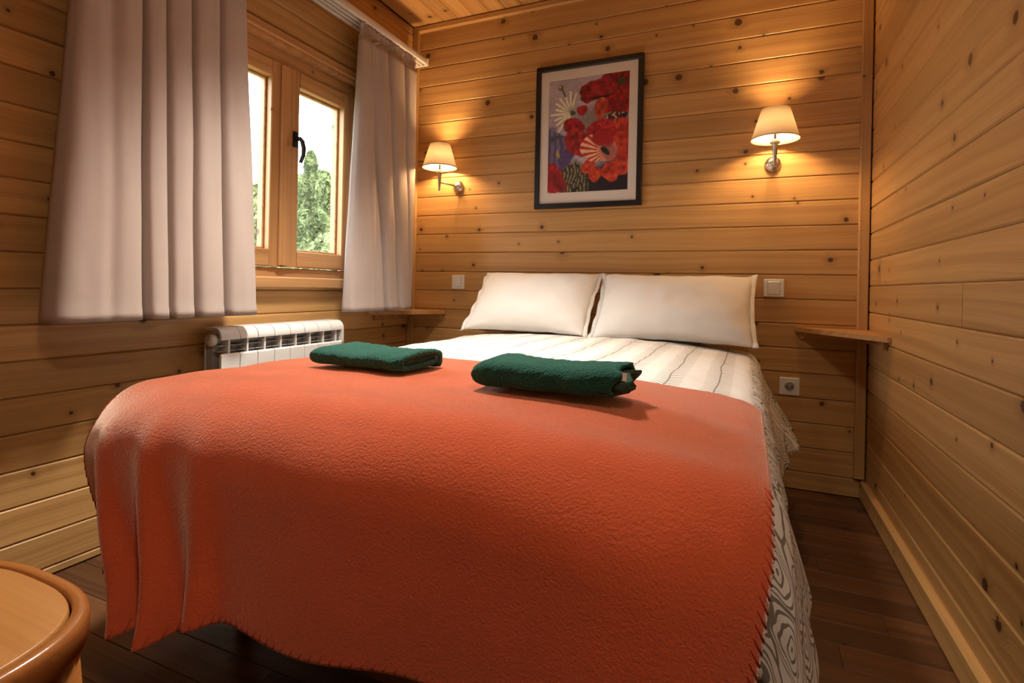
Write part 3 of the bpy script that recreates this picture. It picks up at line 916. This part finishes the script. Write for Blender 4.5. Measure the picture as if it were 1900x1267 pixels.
# ================================================================== radiator
rad = tag(empty('radiator', (XL + 0.08, 1.66, 0.12)), 'white sectional aluminium radiator under the window', 'radiator')
RY0, NS, SW = 1.345, 8, 0.0795
RXB, RXF, RZ0, RZ1 = XL + 0.035, XL + 0.125, 0.13, 0.700
def rad_section():
    root_bm = bmesh.new()
    # side profile (x,z) extruded across the section: front plate, rounded top, rear
    w0, w1 = 0.0015, SW - 0.0015
    prof = [(RXF, RZ0), (RXF, 0.598), (RXF - 0.004, 0.602)]
    front = [(RXF, RZ0 + 0.02), (RXF, 0.600), (RXF - 0.006, 0.606), (RXF - 0.012, 0.600), (RXF - 0.012, RZ0 + 0.02)]
    def extr(poly, a, b):
        v0 = [root_bm.verts.new((p[0], a, p[1])) for p in poly]; v1 = [root_bm.verts.new((p[0], b, p[1])) for p in poly]
        n = len(poly)
        for i in range(n):
            root_bm.faces.new((v0[i], v0[(i + 1) % n], v1[(i + 1) % n], v1[i]))
        root_bm.faces.new(v0[::-1]); root_bm.faces.new(v1)
    extr(front, w0, w1)
    # rounded cap: quarter-round shell from the front lip over the top
    cap = []
    cxp, czp, rr = RXF - 0.038, RZ1 - 0.038, 0.038
    for k in range(9):
        a = -0.15 + (math.pi / 2 + 0.15) * k / 8
        cap.append((cxp + rr * math.cos(a), czp + rr * math.sin(a)))
    cap += [(RXB, RZ1), (RXB, RZ1 - 0.008), (cxp, RZ1 - 0.010)]
    for k in range(8, -1, -1):
        a = -0.15 + (math.pi / 2 + 0.15) * k / 8
        cap.append((cxp + (rr - 0.009) * math.cos(a), czp + (rr - 0.009) * math.sin(a)))
    extr(cap, w0, w1)
    # central web and rear plate
    extr([(RXB, RZ0), (RXF - 0.010, RZ0), (RXF - 0.010, RZ1 - 0.045), (RXB, RZ1 - 0.02)], SW / 2 - 0.004, SW / 2 + 0.004)
    extr([(RXB, RZ0 + 0.02), (RXB + 0.006, RZ0 + 0.02), (RXB + 0.006, RZ1 - 0.03), (RXB, RZ1 - 0.03)], w0, w1)
    me = bpy.data.meshes.new('section')
    bmesh.ops.recalc_face_normals(root_bm, faces=root_bm.faces)
    root_bm.to_mesh(me); root_bm.free(); me.materials.append(WHITE_METAL)
    return me
sec_me = rad_section()
bmf = bmesh.new()
for k in range(3):
    zz = 0.612 + 0.020 * k
    add_box(bmf, (RXB + 0.006, 0.003, zz), (RXF - 0.016 - 0.004 * k, SW - 0.003, zz + 0.003))
add_box(bmf, (RXB + 0.010, 0.002, RZ0 + 0.03), (RXF - 0.050, SW - 0.002, RZ1 - 0.05))
fin_me = bpy.data.meshes.new('fins'); bmesh.ops.recalc_face_normals(bmf, faces=bmf.faces); bmf.to_mesh(fin_me); bmf.free(); fin_me.materials.append(RAD_DARK)
for k in range(NS):
    o = bpy.data.objects.new('section', sec_me); o.location = (0, RY0 + k * SW, 0); link(o, rad)
    # location is in world; offset by parent base through the inverse
    f = bpy.data.objects.new('fins', fin_me); f.location = (0, 0, 0); col.objects.link(f); f.parent = o
# collectors, end plugs, feed pipe
for zz in (0.19, 0.655):
    tube('collector', [(RXB + 0.038, RY0 + 0.003, zz), (RXB + 0.038, RY0 + NS * SW - 0.003, zz)], 0.019, RAD_DARK, rad)
for yy, sgn in ((RY0, -1), (RY0 + NS * SW, 1)):
    for zz in (0.19, 0.655):
        lathe('end_plug', [(0.0, -0.002), (0.023, -0.002), (0.023, 0.010), (0.017, 0.016), (0.0, 0.016)], (RXB + 0.045, yy, zz), (0, sgn, 0), WHITE_METAL, rad, 20)
# side cheek at the far end, as cast end section
bm = bmesh.new()
def cheek(bm, y0, y1):
    pr = [(RXB, RZ0), (RXF, RZ0 + 0.02), (RXF, RZ1 - 0.045)]
    for k in range(7):
        a = (math.pi / 2) * k / 6
        pr.append((RXF - 0.04 + 0.04 * math.cos(a), RZ1 - 0.04 + 0.04 * math.sin(a)))
    pr.append((RXB, RZ1))
    v0 = [bm.verts.new((p[0], y0, p[1])) for p in pr]; v1 = [bm.verts.new((p[0], y1, p[1])) for p in pr]
    n = len(pr)
    for i in range(n): bm.faces.new((v0[i], v0[(i + 1) % n], v1[(i + 1) % n], v1[i]))
    bm.faces.new(v0[::-1]); bm.faces.new(v1)
cheek(bm, RY0 + NS * SW - 0.012, RY0 + NS * SW + 0.001)
bm_obj('end_cheek', bm, WHITE_METAL, rad)
for yy in (RY0 + 0.12, RY0 + NS * SW - 0.12):
    box('wall_bracket', (XL, yy - 0.01, 0.62), (RXB + 0.01, yy + 0.01, 0.66), WHITE_METAL, rad)
tube('feed_pipe', [(RXB + 0.038, RY0 + NS * SW + 0.02, 0.19), (RXB + 0.038, RY0 + NS * SW + 0.06, 0.19), (RXB + 0.038, RY0 + NS * SW + 0.06, 0.0)], 0.010, WHITE_METAL, rad)

# ================================================================== wall lamps
def sconce(ros, stem_xy, label, zsh0=1.527, zsh1=1.657):
    root = tag(empty('wall_lamp', ros), label, 'wall lamp', 'wall lamps either side of the picture')
    rx, ry, rz = ros
    sx, sy = stem_xy
    lathe('rosette', [(0.0, 0.0), (0.034, 0.0), (0.034, 0.006), (0.029, 0.015), (0.018, 0.021), (0.009, 0.023), (0.009, 0.034), (0.0, 0.034)], (rx, ry, rz), (0, -1, 0), NICKEL, root, 28)
    d = Vector((sx - rx, sy - (ry - 0.034), 0)); dn = d.normalized()
    tube('arm', [(rx, ry - 0.026, rz), (rx + d.x * 0.12, ry - 0.036, rz + 0.001), (rx + d.x * 0.5, ry - 0.034 + d.y * 0.5, rz + 0.006), (sx, sy, rz + 0.012)], 0.0052, NICKEL, root, 10)
    lathe('stem', [(0.0, -0.045), (0.0045, -0.045), (0.007, -0.02), (0.0105, 0.03), (0.0125, 0.062), (0.0125, 0.067), (0.0, 0.067)], (sx, sy, rz + 0.008), UP, NICKEL, root, 20)
    hold = lathe('lamp_holder', [(0.0, 0.0), (0.019, 0.0), (0.021, 0.006), (0.019, 0.012), (0.0195, 0.050), (0.014, 0.055), (0.0, 0.055)], (sx, sy, rz + 0.062), UP, LAMP_WHITE, root, 24)
    to_cam = (Vector((0, 0, 0)) - Vector((sx, sy, 0))).normalized()
    sd = Vector((-to_cam.y, to_cam.x, 0))
    bm = bmesh.new()
    c = Vector((sx, sy, rz + 0.092)) + to_cam * 0.0185
    add_box(bm, (-0.0045, -0.003, -0.014), (0.0045, 0.003, 0.014), 0.001)
    ang = math.atan2(sd.y, sd.x)
    bmesh.ops.transform(bm, matrix=Matrix.Translation(c) @ Matrix.Rotation(ang, 4, 'Z'), verts=bm.verts)
    bm_obj('switch', bm, HOLE, hold)['label'] = 'dark rocker switch'
    sh = lathe('lamp_shade', [(0.096, zsh0), (0.057, zsh1), (0.0558, zsh1), (0.0948, zsh0 + 0.0005)], (sx, sy, 0), UP, SHADE, root, 48, close=True)
    lathe('shade_rim', [(0.0966, zsh0 - 0.001), (0.0950, zsh0 + 0.005), (0.0940, zsh0 + 0.005), (0.0952, zsh0 - 0.001)], (sx, sy, 0), UP, SHADE, root, 48, close=True)
    bm = bmesh.new()
    for k in range(3):
        a = 2 * math.pi * k / 3 + 0.4
        add_tube(bm, [(sx + 0.012 * math.cos(a), sy + 0.012 * math.sin(a), rz + 0.118), (sx + 0.0715 * math.cos(a), sy + 0.0715 * math.sin(a), zsh0 + 0.080)], 0.0012, 6)
    bm_obj('shade_carrier', bm, NICKEL, root)
    bz = zsh0 + 0.056
    lathe('bulb', [(0.0, -0.026), (0.010, -0.024), (0.012, -0.016), (0.019, 0.002), (0.0195, 0.012), (0.014, 0.024), (0.0, 0.030)], (sx, sy, bz), UP, BULB, root, 20)
    ld = bpy.data.lights.new('bulb_light', 'POINT'); ld.energy = LAMP_POWER; ld.color = LAMP_COLOR; ld.shadow_soft_size = 0.03
    lo = bpy.data.objects.new('bulb_light', ld); lo.location = (sx, sy, bz); link(lo, root)
    return root
sconce((-1.525, YB, 1.436), (-1.588, 2.582), 'small wall lamp with cream shade beside the corner curtain, arm swung sideways')
sconce((0.096, YB, 1.448), (0.098, 2.562), 'small wall lamp with cream shade above the wide light switch, arm pointing outward')

# ================================================================== picture
PX0, PX1, PZ0, PZ1 = -1.050, -0.486, 1.287, 2.038
pic = tag(empty('framed_picture', ((PX0 + PX1) / 2, YB, PZ0)), 'black-framed print of red poppies and a white daisy on the back wall', 'picture')
fw = 0.026
for nm, lo, hi in (('frame_bar', (PX0, PZ1 - fw), (PX1, PZ1)), ('frame_bar', (PX0, PZ0), (PX1, PZ0 + fw)), ('frame_bar', (PX0, PZ0 + fw), (PX0 + fw, PZ1 - fw)), ('frame_bar', (PX1 - fw, PZ0 + fw), (PX1, PZ1 - fw))):
    box(nm, (lo[0], YB - 0.026, lo[1]), (hi[0], YB - 0.001, hi[1]), FRAME_BLACK, pic, bevel=0.002)
AX0, AX1, AZ0, AZ1 = PX0 + 0.070, PX1 - 0.070, PZ0 + 0.082, PZ1 - 0.075
bm = bmesh.new()
for lo, hi in (((PX0 + fw, PZ0 + fw), (AX0, PZ1 - fw)), ((AX1, PZ0 + fw), (PX1 - fw, PZ1 - fw)), ((AX0, PZ0 + fw), (AX1, AZ0)), ((AX0, AZ1), (AX1, PZ1 - fw))):
    add_box(bm, (lo[0], YB - 0.012, lo[1]), (hi[0], YB - 0.008, hi[1]))
bm_obj('mat_board', bm, MATBOARD, pic)
gw, gh = 150, 215
pp, qq = np.meshgrid((np.arange(gw + 1)) / gw, (np.arange(gh + 1)) / gh)
rs = np.random.RandomState(4)
def vnoise(x, y, f, seed):
    r = np.random.RandomState(seed).rand(64, 64)
    xs, ys = x * f, y * f
    xi, yi = np.floor(xs).astype(int), np.floor(ys).astype(int)
    fx, fy = xs - xi, ys - yi
    fx, fy = fx * fx * (3 - 2 * fx), fy * fy * (3 - 2 * fy)
    g = lambda a, b: r[a % 64, b % 64]
    return (g(xi, yi) * (1 - fx) + g(xi + 1, yi) * fx) * (1 - fy) + (g(xi, yi + 1) * (1 - fx) + g(xi + 1, yi + 1) * fx) * fy
def srgb(r, g, b):
    return np.array([((c / 255) / 12.92 if c / 255 <= 0.04045 else ((c / 255 + 0.055) / 1.055) ** 2.4) for c in (r, g, b)])
ASP = (AZ1 - AZ0) / (AX1 - AX0)
nA = vnoise(pp, qq * ASP, 9, 11); nB = vnoise(pp, qq * ASP, 9, 12)
n1 = vnoise(pp, qq * ASP, 6, 1); n2 = vnoise(pp, qq * ASP, 22, 2); n3 = vnoise(pp, qq * ASP, 50, 3)
C = np.zeros(pp.shape + (3,))
C[:] = srgb(176, 162, 176)
C *= (0.85 + 0.3 * n1)[..., None]
def layer(mask, colr):
    global C
    m = np.clip(mask, 0, 1)[..., None]
    C = C * (1 - m) + np.asarray(colr) * m
def ell(cx, cy, rx, ry, rot=0.0, wob=0.12, soft=0.06):
    x, y = pp - cx + 0.05 * (nA - 0.5), (qq - cy) * ASP + 0.05 * (nB - 0.5)
    c_, s_ = math.cos(rot), math.sin(rot)
    u, v = (x * c_ + y * s_) / rx, (-x * s_ + y * c_) / (ry * ASP)
    r = np.maximum(np.hypot(u, v) + wob * (n1 - 0.5) * 1.6 + wob * 0.5 * (n2 - 0.5), 0.0)
    return np.clip((1 - r) / soft, 0, 1), r, np.arctan2(v, u)
def petal(cx, cy, rx, ry, rot, light, dark, streak=14, wob=0.30):
    m, r, a = ell(cx, cy, rx, ry, rot, wob)
    st = 0.5 + 0.5 * np.sin(a * streak + 5 * n1 + 2 * n2)
    k = np.clip(0.50 * r ** 1.5 + 1.1 * st * n2 * n1 * 1.8 + 0.5 * (n2 - 0.5), 0, 1.25)[..., None]
    layer(m, srgb(*dark) * (1 - k) + srgb(*light) * k)
    layer(m * np.clip((r - 0.86) / 0.1, 0, 1) * 0.5, srgb(*[v * 0.45 for v in dark]))
layer(ell(0.75, 0.98, 0.55, 0.28, 0, 0.1, 0.3)[0], srgb(28, 18, 26))
layer(ell(0.55, 0.40, 0.5, 0.2, 0, 0.2, 0.5)[0] * 0.6, srgb(84, 70, 72))
m, r, a = ell(0.10, 0.62, 0.26, 0.20, 0.2, 0.2, 0.2)
layer(m, srgb(112, 98, 134)); layer(m * (np.sin(pp * 60 + 6 * n1) > 0.35) * 0.6, srgb(52, 44, 70))
layer(ell(0.24, 0.70, 0.10, 0.12, 0.5, 0.2, 0.2)[0], srgb(86, 66, 116))
layer(ell(0.14, 0.66, 0.025, 0.05, 0.1, 0.1, 0.3)[0], srgb(170, 150, 90))
layer(ell(0.05, 0.52, 0.20, 0.02, -0.25, 0.1, 0.3)[0], srgb(70, 82, 88))
# grasses
m, r, a = ell(0.35, 0.90, 0.22, 0.20, 0, 0.2, 0.25)
layer(m, srgb(70, 66, 48)); layer(m * (np.sin(pp * 130 + 12 * n1 + qq * 18) > 0.45), srgb(150, 142, 106)); layer(m * (np.sin(pp * 90 - qq * 30 + 9 * n2) > 0.75), srgb(36, 40, 28))
# stems and daisy
def line(x0, y0, x1, y1, w, colr):
    dx, dy = x1 - x0, (y1 - y0) * ASP
    L2 = dx * dx + dy * dy
    t = np.clip(((pp - x0) * dx + (qq - y0) * ASP * dy) / L2, 0, 1)
    d = np.hypot(pp - x0 - t * dx, (qq - y0) * ASP - t * dy)
    layer(np.clip((w - d) / (w * 0.4), 0, 1), colr)
line(0.17, 0.085, 0.30, 0.29, 0.011, srgb(70, 78, 66))
layer(ell(0.165, 0.072, 0.042, 0.026, 0, 0.1, 0.2)[0], srgb(96, 98, 64)); layer(ell(0.155, 0.066, 0.02, 0.014, 0, 0.1, 0.4)[0], srgb(188, 176, 150))
for k in range(11):
    a = math.radians(78 + k * 17.0)
    ln = 0.24 + 0.03 * math.sin(k * 2.3)
    x1_, y1_ = 0.30 + ln * math.cos(a), 0.305 - ln * math.sin(a) / ASP
    line(0.29, 0.305, x1_, y1_, 0.024, srgb(150, 146, 126)); line(0.28, 0.305, x1_, y1_, 0.017, srgb(226, 220, 200))
layer(ell(0.305, 0.305, 0.045, 0.03, 0.4, 0.2, 0.3)[0], srgb(70, 84, 50))
# top poppies
petal(0.86, 0.10, 0.30, 0.13, 0, (170, 34, 34), (96, 10, 16))
petal(0.52, 0.145, 0.12, 0.125, 0.1, (150, 24, 30), (92, 8, 14))
petal(0.68, 0.11, 0.20, 0.085, 0.2, (176, 40, 52), (110, 14, 24), 30)
layer(ell(0.92, 0.085, 0.05, 0.035, 0.3, 0.2, 0.3)[0], srgb(60, 74, 46))
layer(ell(0.70, 0.205, 0.32, 0.022, 0.05, 0.2, 0.4)[0], srgb(58, 8, 12))
petal(0.88, 0.275, 0.24, 0.085, 0, (186, 34, 30), (120, 10, 16), 10)
petal(0.66, 0.30, 0.07, 0.10, 0.1, (206, 96, 60), (140, 26, 22), 30)
m, r, a = ell(0.86, 0.375, 0.17, 0.042, 0.05, 0.25, 0.3)
layer(m, srgb(64, 42, 44)); layer(m * (np.sin(pp * 120 + 8 * n2) > 0.5), srgb(196, 168, 128)); layer(ell(0.93, 0.385, 0.06, 0.035, 0, 0.2, 0.3)[0], srgb(38, 30, 52))
layer(ell(0.52, 0.40, 0.12, 0.08, 0, 0.3, 0.4)[0] * (np.sin(pp * 110 + qq * 20 + 8 * n1) > 0.2), srgb(140, 122, 84))
# left red cluster
petal(0.44, 0.29, 0.085, 0.070, 0.3, (176, 30, 36), (112, 10, 18))
petal(0.31, 0.405, 0.135, 0.070, 0.1, (172, 28, 34), (108, 10, 18))
petal(0.33, 0.52, 0.14, 0.075, 0.2, (190, 50, 46), (112, 14, 20), 18)
petal(0.38, 0.62, 0.12, 0.070, 0.4, (196, 50, 50), (120, 14, 22), 18)
petal(0.06, 0.87, 0.13, 0.13, 0.0, (196, 40, 40), (136, 16, 24)); petal(0.17, 0.92, 0.08, 0.09, -0.4, (176, 34, 36), (104, 12, 18))
# main poppy
for cx, cy, rx, ry, ro in ((0.92, 0.54, 0.16, 0.13, 0.2), (0.95, 0.68, 0.15, 0.10, 0.1), (0.52, 0.79, 0.11, 0.085, 0.3), (0.93, 0.82, 0.12, 0.06, -0.3), (0.62, 0.86, 0.10, 0.085, 0.7), (0.80, 0.84, 0.14, 0.085, 0.1)):
    petal(cx, cy, rx, ry, ro, (222, 82, 44), (150, 24, 20), 22)
petal(0.68, 0.49, 0.17, 0.12, 0.2, (196, 40, 50), (128, 12, 24), 14)
m, r, a = ell(0.64, 0.63, 0.22, 0.125, 0.15, 0.10, 0.06)
a2 = np.arctan2((qq - 0.65) * ASP, pp - 0.75)
st = np.sin(a2 * 26 + 4 * n1)
layer(m, srgb(214, 120, 92)); layer(m * (st > 0.1), srgb(228, 192, 158)); layer(m * (st < -0.45), srgb(190, 40, 34))
layer(ell(0.70, 0.56, 0.15, 0.085, 0.2, 0.15, 0.25)[0], srgb(160, 24, 34))
layer(ell(0.77, 0.67, 0.11, 0.085, 0.3, 0.15, 0.3)[0] * 0.7, srgb(150, 80, 84))
layer(ell(0.73, 0.655, 0.05, 0.038, 0, 0.25, 0.3)[0], srgb(34, 38, 30))
C = C * (0.86 + 0.28 * n3)[..., None]
vs = [(AX0 + (AX1 - AX0) * p, YB - 0.0095, AZ1 - (AZ1 - AZ0) * q) for p, q in zip(pp.ravel(), qq.ravel())]
fs = []
for j in range(gh):
    for i in range(gw):
        a = j * (gw + 1) + i
        fs.append((a, a + gw + 1, a + gw + 2, a + 1))
PRINT, pnt, pbs, pout = new_mat('poppy_print')
at = N(pnt, 'ShaderNodeAttribute'); at.attribute_name = 'print'
pnt.links.new(at.outputs['Color'], pbs.inputs['Base Color']); pbs.inputs['Roughness'].default_value = 0.6
art = mesh_obj('poppy_print', vs, fs, PRINT, pic)
ca = art.data.color_attributes.new('print', 'FLOAT_COLOR', 'POINT')
ca.data.foreach_set('color', np.concatenate([C.reshape(-1, 3), np.ones((C.shape[0] * C.shape[1], 1))], 1).astype(np.float32).ravel())
art['label'] = 'painted red poppies, a white daisy and grasses'
bk = box('backing', (PX0 + 0.004, YB - 0.008, PZ0 + 0.004), (PX1 - 0.004, YB - 0.001, PZ1 - 0.004), DARK, pic)

# ================================================================== switches and socket
def switch(cx, cz, w, h, label, wide):
    root = tag(empty('light_switch', (cx, YB, cz)), label, 'light switch', 'light switches by the bed')
    box('frame', (cx - w / 2, YB - 0.010, cz - h / 2), (cx + w / 2, YB, cz + h / 2), PLASTIC, root, bevel=0.003, seg=2)
    a, b = (0.0245, 0.029) if wide else (0.022, 0.027)
    bm = bmesh.new()
    vsb = add_box(bm, (cx - a, YB - 0.0135, cz - b), (cx + a, YB - 0.009, cz + b), 0.0015)
    bmesh.ops.rotate(bm, verts=bm.verts, cent=(cx, YB - 0.01, cz), matrix=Matrix.Rotation(0.06, 3, 'X'))
    bm_obj('rocker', bm, PLASTIC, root)
    box('shadow_gap', (cx - a - 0.0015, YB - 0.0105, cz - b - 0.0015), (cx + a + 0.0015, YB - 0.009, cz + b + 0.0015), RAD_DARK, root)
    return root
switch(-1.511, 0.892, 0.080, 0.080, 'white light switch on the pine wall below the lamp beside the curtain', False)
switch(0.110, 0.890, 0.083, 0.080, 'white light switch on the pine wall just beyond the pillow by the corner shelf', True)
so = tag(empty('wall_socket', (0.181, YB, 0.454)), 'white round-pin wall socket low beside the bed', 'wall socket')
sx, sz = 0.181, 0.454
box('frame', (sx - 0.040, YB - 0.009, sz - 0.039), (sx + 0.040, YB, sz + 0.039), PLASTIC, so, bevel=0.003, seg=2)
lathe('socket_ring', [(0.0215, 0.008), (0.0225, 0.0115), (0.0205, 0.0115), (0.0195, 0.0095)], (sx, YB, sz), (0, -1, 0), PLASTIC, so, 32, close=True)
lathe('socket_recess', [(0.0, 0.0096), (0.0200, 0.0096), (0.0200, 0.0091), (0.0, 0.0091)], (sx, YB, sz), (0, -1, 0), RAD_DARK, so, 32)
for k in (-1, 1):
    lathe('pin_hole', [(0.0, 0.0104), (0.0034, 0.0104), (0.0034, 0.0092), (0.0, 0.0092)], (sx + k * 0.0095, YB, sz), (0, -1, 0), HOLE, so, 12)
    box('earth_clip', (sx - 0.003, YB - 0.0125, sz + k * 0.0175 - 0.003), (sx + 0.003, YB - 0.009, sz + k * 0.0175 + 0.003), NICKEL, so)

# ================================================================== corner shelves
def corner_shelf(pa, pb, corner, z, label, wall_x, sgn):
    root = tag(empty('corner_shelf', (corner[0], corner[1], z)), label, 'shelf', 'corner shelves either side of the bed')
    tck = 0.019
    e = 0.012
    bm = bmesh.new()
    poly = [(pa[0], pa[1]), (pa[0], pa[1] - e), (pb[0] - sgn * e, pb[1]), (pb[0], pb[1]), (corner[0], corner[1])]
    v0 = [bm.verts.new((p[0], p[1], z - tck)) for p in poly]; v1 = [bm.verts.new((p[0], p[1], z)) for p in poly]
    n = len(poly)
    bm.faces.new(v0[::-1]); bm.faces.new(v1)
    for i in range(n): bm.faces.new((v0[i], v0[(i + 1) % n], v1[(i + 1) % n], v1[i]))
    bm_obj('shelf_board', bm, SHELFW, root)
    xa, xb = sorted((pa[0] + sgn * 0.02, corner[0] - sgn * 0.022))
    box('cleat', (xa, YB - 0.018, z - tck - 0.032), (xb, YB, z - tck), SHELFW, root, bevel=0.002)
    x0_, x1_ = sorted((wall_x, wall_x - sgn * 0.018))
    box('cleat', (x0_, pb[1] + 0.05, z - tck - 0.032), (x1_, corner[1] - 0.022, z - tck), SHELFW, root, bevel=0.002)
    return root
corner_shelf((0.198, YB - 0.001), (XR - 0.001, 2.279), (XR - 0.001, YB - 0.001), 0.719, 'triangular pine corner shelf between the bed and the right wall', XR, 1)
corner_shelf((-1.590, YB - 0.001), (XL + 0.001, 2.300), (XL + 0.001, YB - 0.001), 0.725, 'triangular pine corner shelf under the corner curtain', XL, -1)

# ================================================================== stool
SX, SY, SZ, SHF = -0.898, 0.242, 0.452, 0.200
stool = tag(empty('stool', (SX, SY, 0)), 'round-cornered wooden stool with a raised rim at the foot of the bed', 'stool')
def squircle(r, n=72, e=2.9):
    o = []
    for k in range(n):
        a = 2 * math.pi * k / n
        c_, s_ = math.cos(a), math.sin(a)
        o.append((math.copysign(abs(c_) ** (2 / e), c_) * r, math.copysign(abs(s_) ** (2 / e), s_) * r))
    return o
def loft(name, rings, mat, parent, smooth=True, close=False, capt=False, capb=False):
    bm = bmesh.new(); R = []
    for r, z in rings:
        R.append([bm.verts.new((SX + p[0], SY + p[1], z)) for p in squircle(r)])
    n = len(R[0]); pairs = list(zip(R, R[1:]))
    if close: pairs.append((R[-1], R[0]))
    for a, b in pairs:
        for k in range(n): bm.faces.new((a[k], a[(k + 1) % n], b[(k + 1) % n], b[k]))
    if capb: bm.faces.new(R[0][::-1])
    if capt: bm.faces.new(R[-1])
    return bm_obj(name, bm, mat, parent, smooth)
loft('seat_rim', [(SHF - 0.018, SZ - 0.042), (SHF - 0.006, SZ - 0.042), (SHF - 0.001, SZ - 0.037), (SHF, SZ - 0.010), (SHF - 0.002, SZ - 0.0035), (SHF - 0.006, SZ - 0.0005), (SHF - 0.010, SZ), (SHF - 0.0155, SZ - 0.0008), (SHF - 0.0172, SZ - 0.003), (SHF - 0.018, SZ - 0.010)], STOOLR, stool, close=True)
loft('seat_panel', [(SHF - 0.018, SZ - 0.020), (SHF - 0.0200, SZ - 0.005), (SHF - 0.0215, SZ - 0.0018), (SHF - 0.0235, SZ - 0.0012), (SHF - 0.06, SZ - 0.002), (SHF - 0.14, SZ - 0.004), (0.02, SZ - 0.005)], STOOLW, stool, capt=True, capb=True)
for kx in (-1, 1):
    for ky in (-1, 1):
        tube('leg', [(SX + kx * 0.172, SY + ky * 0.172, 0.0), (SX + kx * 0.152, SY + ky * 0.152, 0.22), (SX + kx * 0.138, SY + ky * 0.138, SZ - 0.03)], [0.013, 0.017, 0.020], STOOLR, stool, 16)
pr = [(SX + 0.120 * math.cos(2 * math.pi * k / 40), SY + 0.120 * math.sin(2 * math.pi * k / 40)) for k in range(41)]
tube('ring_stretcher', [(p[0] * 1 + (p[0] - SX) * 0.62, p[1] + (p[1] - SY) * 0.62, 0.20) for p in pr], 0.010, STOOLR, stool, 10)

# ================================================================== added fill lamps, out of view above the bed and the viewer
def fill_lamp(x, y, power, label):  # unseen fixture, added as fill for the left wall and stool
    cl = tag(empty('fill_lamp', (x, y, ZC)), label, 'fill lamp')
    lathe('ceiling_plate', [(0.0, 0.0), (0.15, 0.0), (0.15, 0.02), (0.0, 0.02)], (x, y, ZC), (0, 0, -1), PLASTIC, cl, 40)
    lathe('glass_bowl', [(0.14, 0.02), (0.135, 0.05), (0.10, 0.08), (0.05, 0.095), (0.0, 0.10)], (x, y, ZC), (0, 0, -1), FILL_GLOW, cl, 40)
    ld = bpy.data.lights.new('fill_light', 'AREA'); ld.shape = 'DISK'; ld.size = 0.28; ld.energy = power; ld.color = FILL_COLOR
    lo = bpy.data.objects.new('fill_light', ld); lo.location = (x, y, ZC - 0.115); link(lo, cl)
fill_lamp(0.27, -0.10, FILL_POWER, 'added round fill lamp with a frosted bowl, out of view near the right wall')
DX, DY = -0.98, 1.40
dl = tag(empty('fill_spotlight', (DX, DY, ZC)), 'added round fill spotlight, out of view over the bed', 'spotlight')  # unseen spotlight, added to brighten the bed top and curtains
lathe('spot_housing', [(0.0, 0.0), (0.15, 0.0), (0.15, 0.06), (0.14, 0.06), (0.13, 0.03), (0.0, 0.03)], (DX, DY, ZC), (0, 0, -1), NICKEL, dl, 32)
lathe('spot_lens', [(0.0, 0.034), (0.125, 0.034), (0.125, 0.038), (0.0, 0.038)], (DX, DY, ZC), (0, 0, -1), FILL_GLOW, dl, 24)
ld = bpy.data.lights.new('fill_spot_light', 'SPOT'); ld.energy = SPOT_POWER; ld.color = SPOT_COLOR; ld.spot_size = math.radians(92); ld.spot_blend = 1.0; ld.shadow_soft_size = 0.12
lo = bpy.data.objects.new('fill_spot_light', ld); lo.location = (DX, DY, ZC - 0.175); lo.rotation_euler = (math.radians(1), math.radians(2), 0); link(lo, dl)

# ================================================================== outdoors
ground = structure(mesh_obj('ground', [(-40, -20, -0.6), (XL - 0.3, -20, -0.6), (XL - 0.3, 40, -0.6), (-40, 40, -0.6)], [(0, 1, 2, 3)], GRASS), 'grassy ground outside the window')
def tree(x, y, h, r, mat, label, n, conic, seed, leaf=0.10):
    rg = np.random.RandomState(seed)
    root = tag(empty('tree', (x, y, -0.6)), label, 'tree', 'trees outside the window')
    tube('trunk', [(x, y, -0.6), (x + 0.03, y, -0.6 + h * 0.5), (x, y, -0.6 + h * 0.93)], [0.10, 0.06, 0.015], BARK, root, 8)
    vs, fs = [], []
    for k in range(n):
        f = rg.rand() ** (0.75 if conic else 0.9)
        zz = -0.6 + h * (0.10 + 0.90 * f)
        if conic:
            rr = r * (1 - f) ** 0.8 * (0.75 + 0.25 * math.sin(f * 34)) + 0.03
        else:
            rr = r * math.sqrt(max(0.02, 1 - (2 * f - 0.95) ** 2)) * (0.8 + 0.2 * math.sin(f * 15 + seed))
        a = rg.rand() * 2 * math.pi
        lump = 0.82 + 0.25 * math.sin(a * 5 + f * 11 + seed)
        q = math.sqrt(0.25 + 0.75 * rg.rand())
        c = np.array([x + rr * lump * q * math.cos(a), y + rr * lump * q * math.sin(a), zz])
        d1 = rg.randn(3); d1 /= np.linalg.norm(d1); d2 = np.cross(d1, rg.randn(3)); d2 /= np.linalg.norm(d2)
        L = leaf * (0.6 + 0.8 * rg.rand()); W = L * (0.30 if conic else 0.5)
        b = len(vs)
        vs += [c - d1 * L / 2, c + d2 * W / 2, c + d1 * L / 2, c - d2 * W / 2]
        fs.append((b, b + 1, b + 2, b + 3))
    fo = mesh_obj('foliage', vs, fs, mat, root); fo['kind'] = 'stuff'
    return root
tree(-9.0, 9.17, 4.40, 1.15, LEAF_A, 'pointed green conifer seen through the right pane, tallest of the trees', 14000, True, 1, 0.13)
tree(-9.6, 11.6, 3.75, 1.05, LEAF_B, 'rounded green tree at the far edge of the right pane', 12000, False, 2, 0.13)
tree(-12.0, 10.35, 4.05, 1.25, LEAF_B, 'rounded green tree showing in the sliver of left pane', 12000, False, 3, 0.13)
tree(-6.2, 6.90, 2.35, 1.0, LEAF_B, 'bushy low green tree in front of the conifer', 14000, False, 4, 0.10)
tree(-13.5, 14.2, 5.3, 2.2, LEAF_A, 'dense dark green tree standing behind the conifer', 12000, False, 6, 0.2)

for o in bpy.data.objects:
    if '_base' in o: del o['_base']
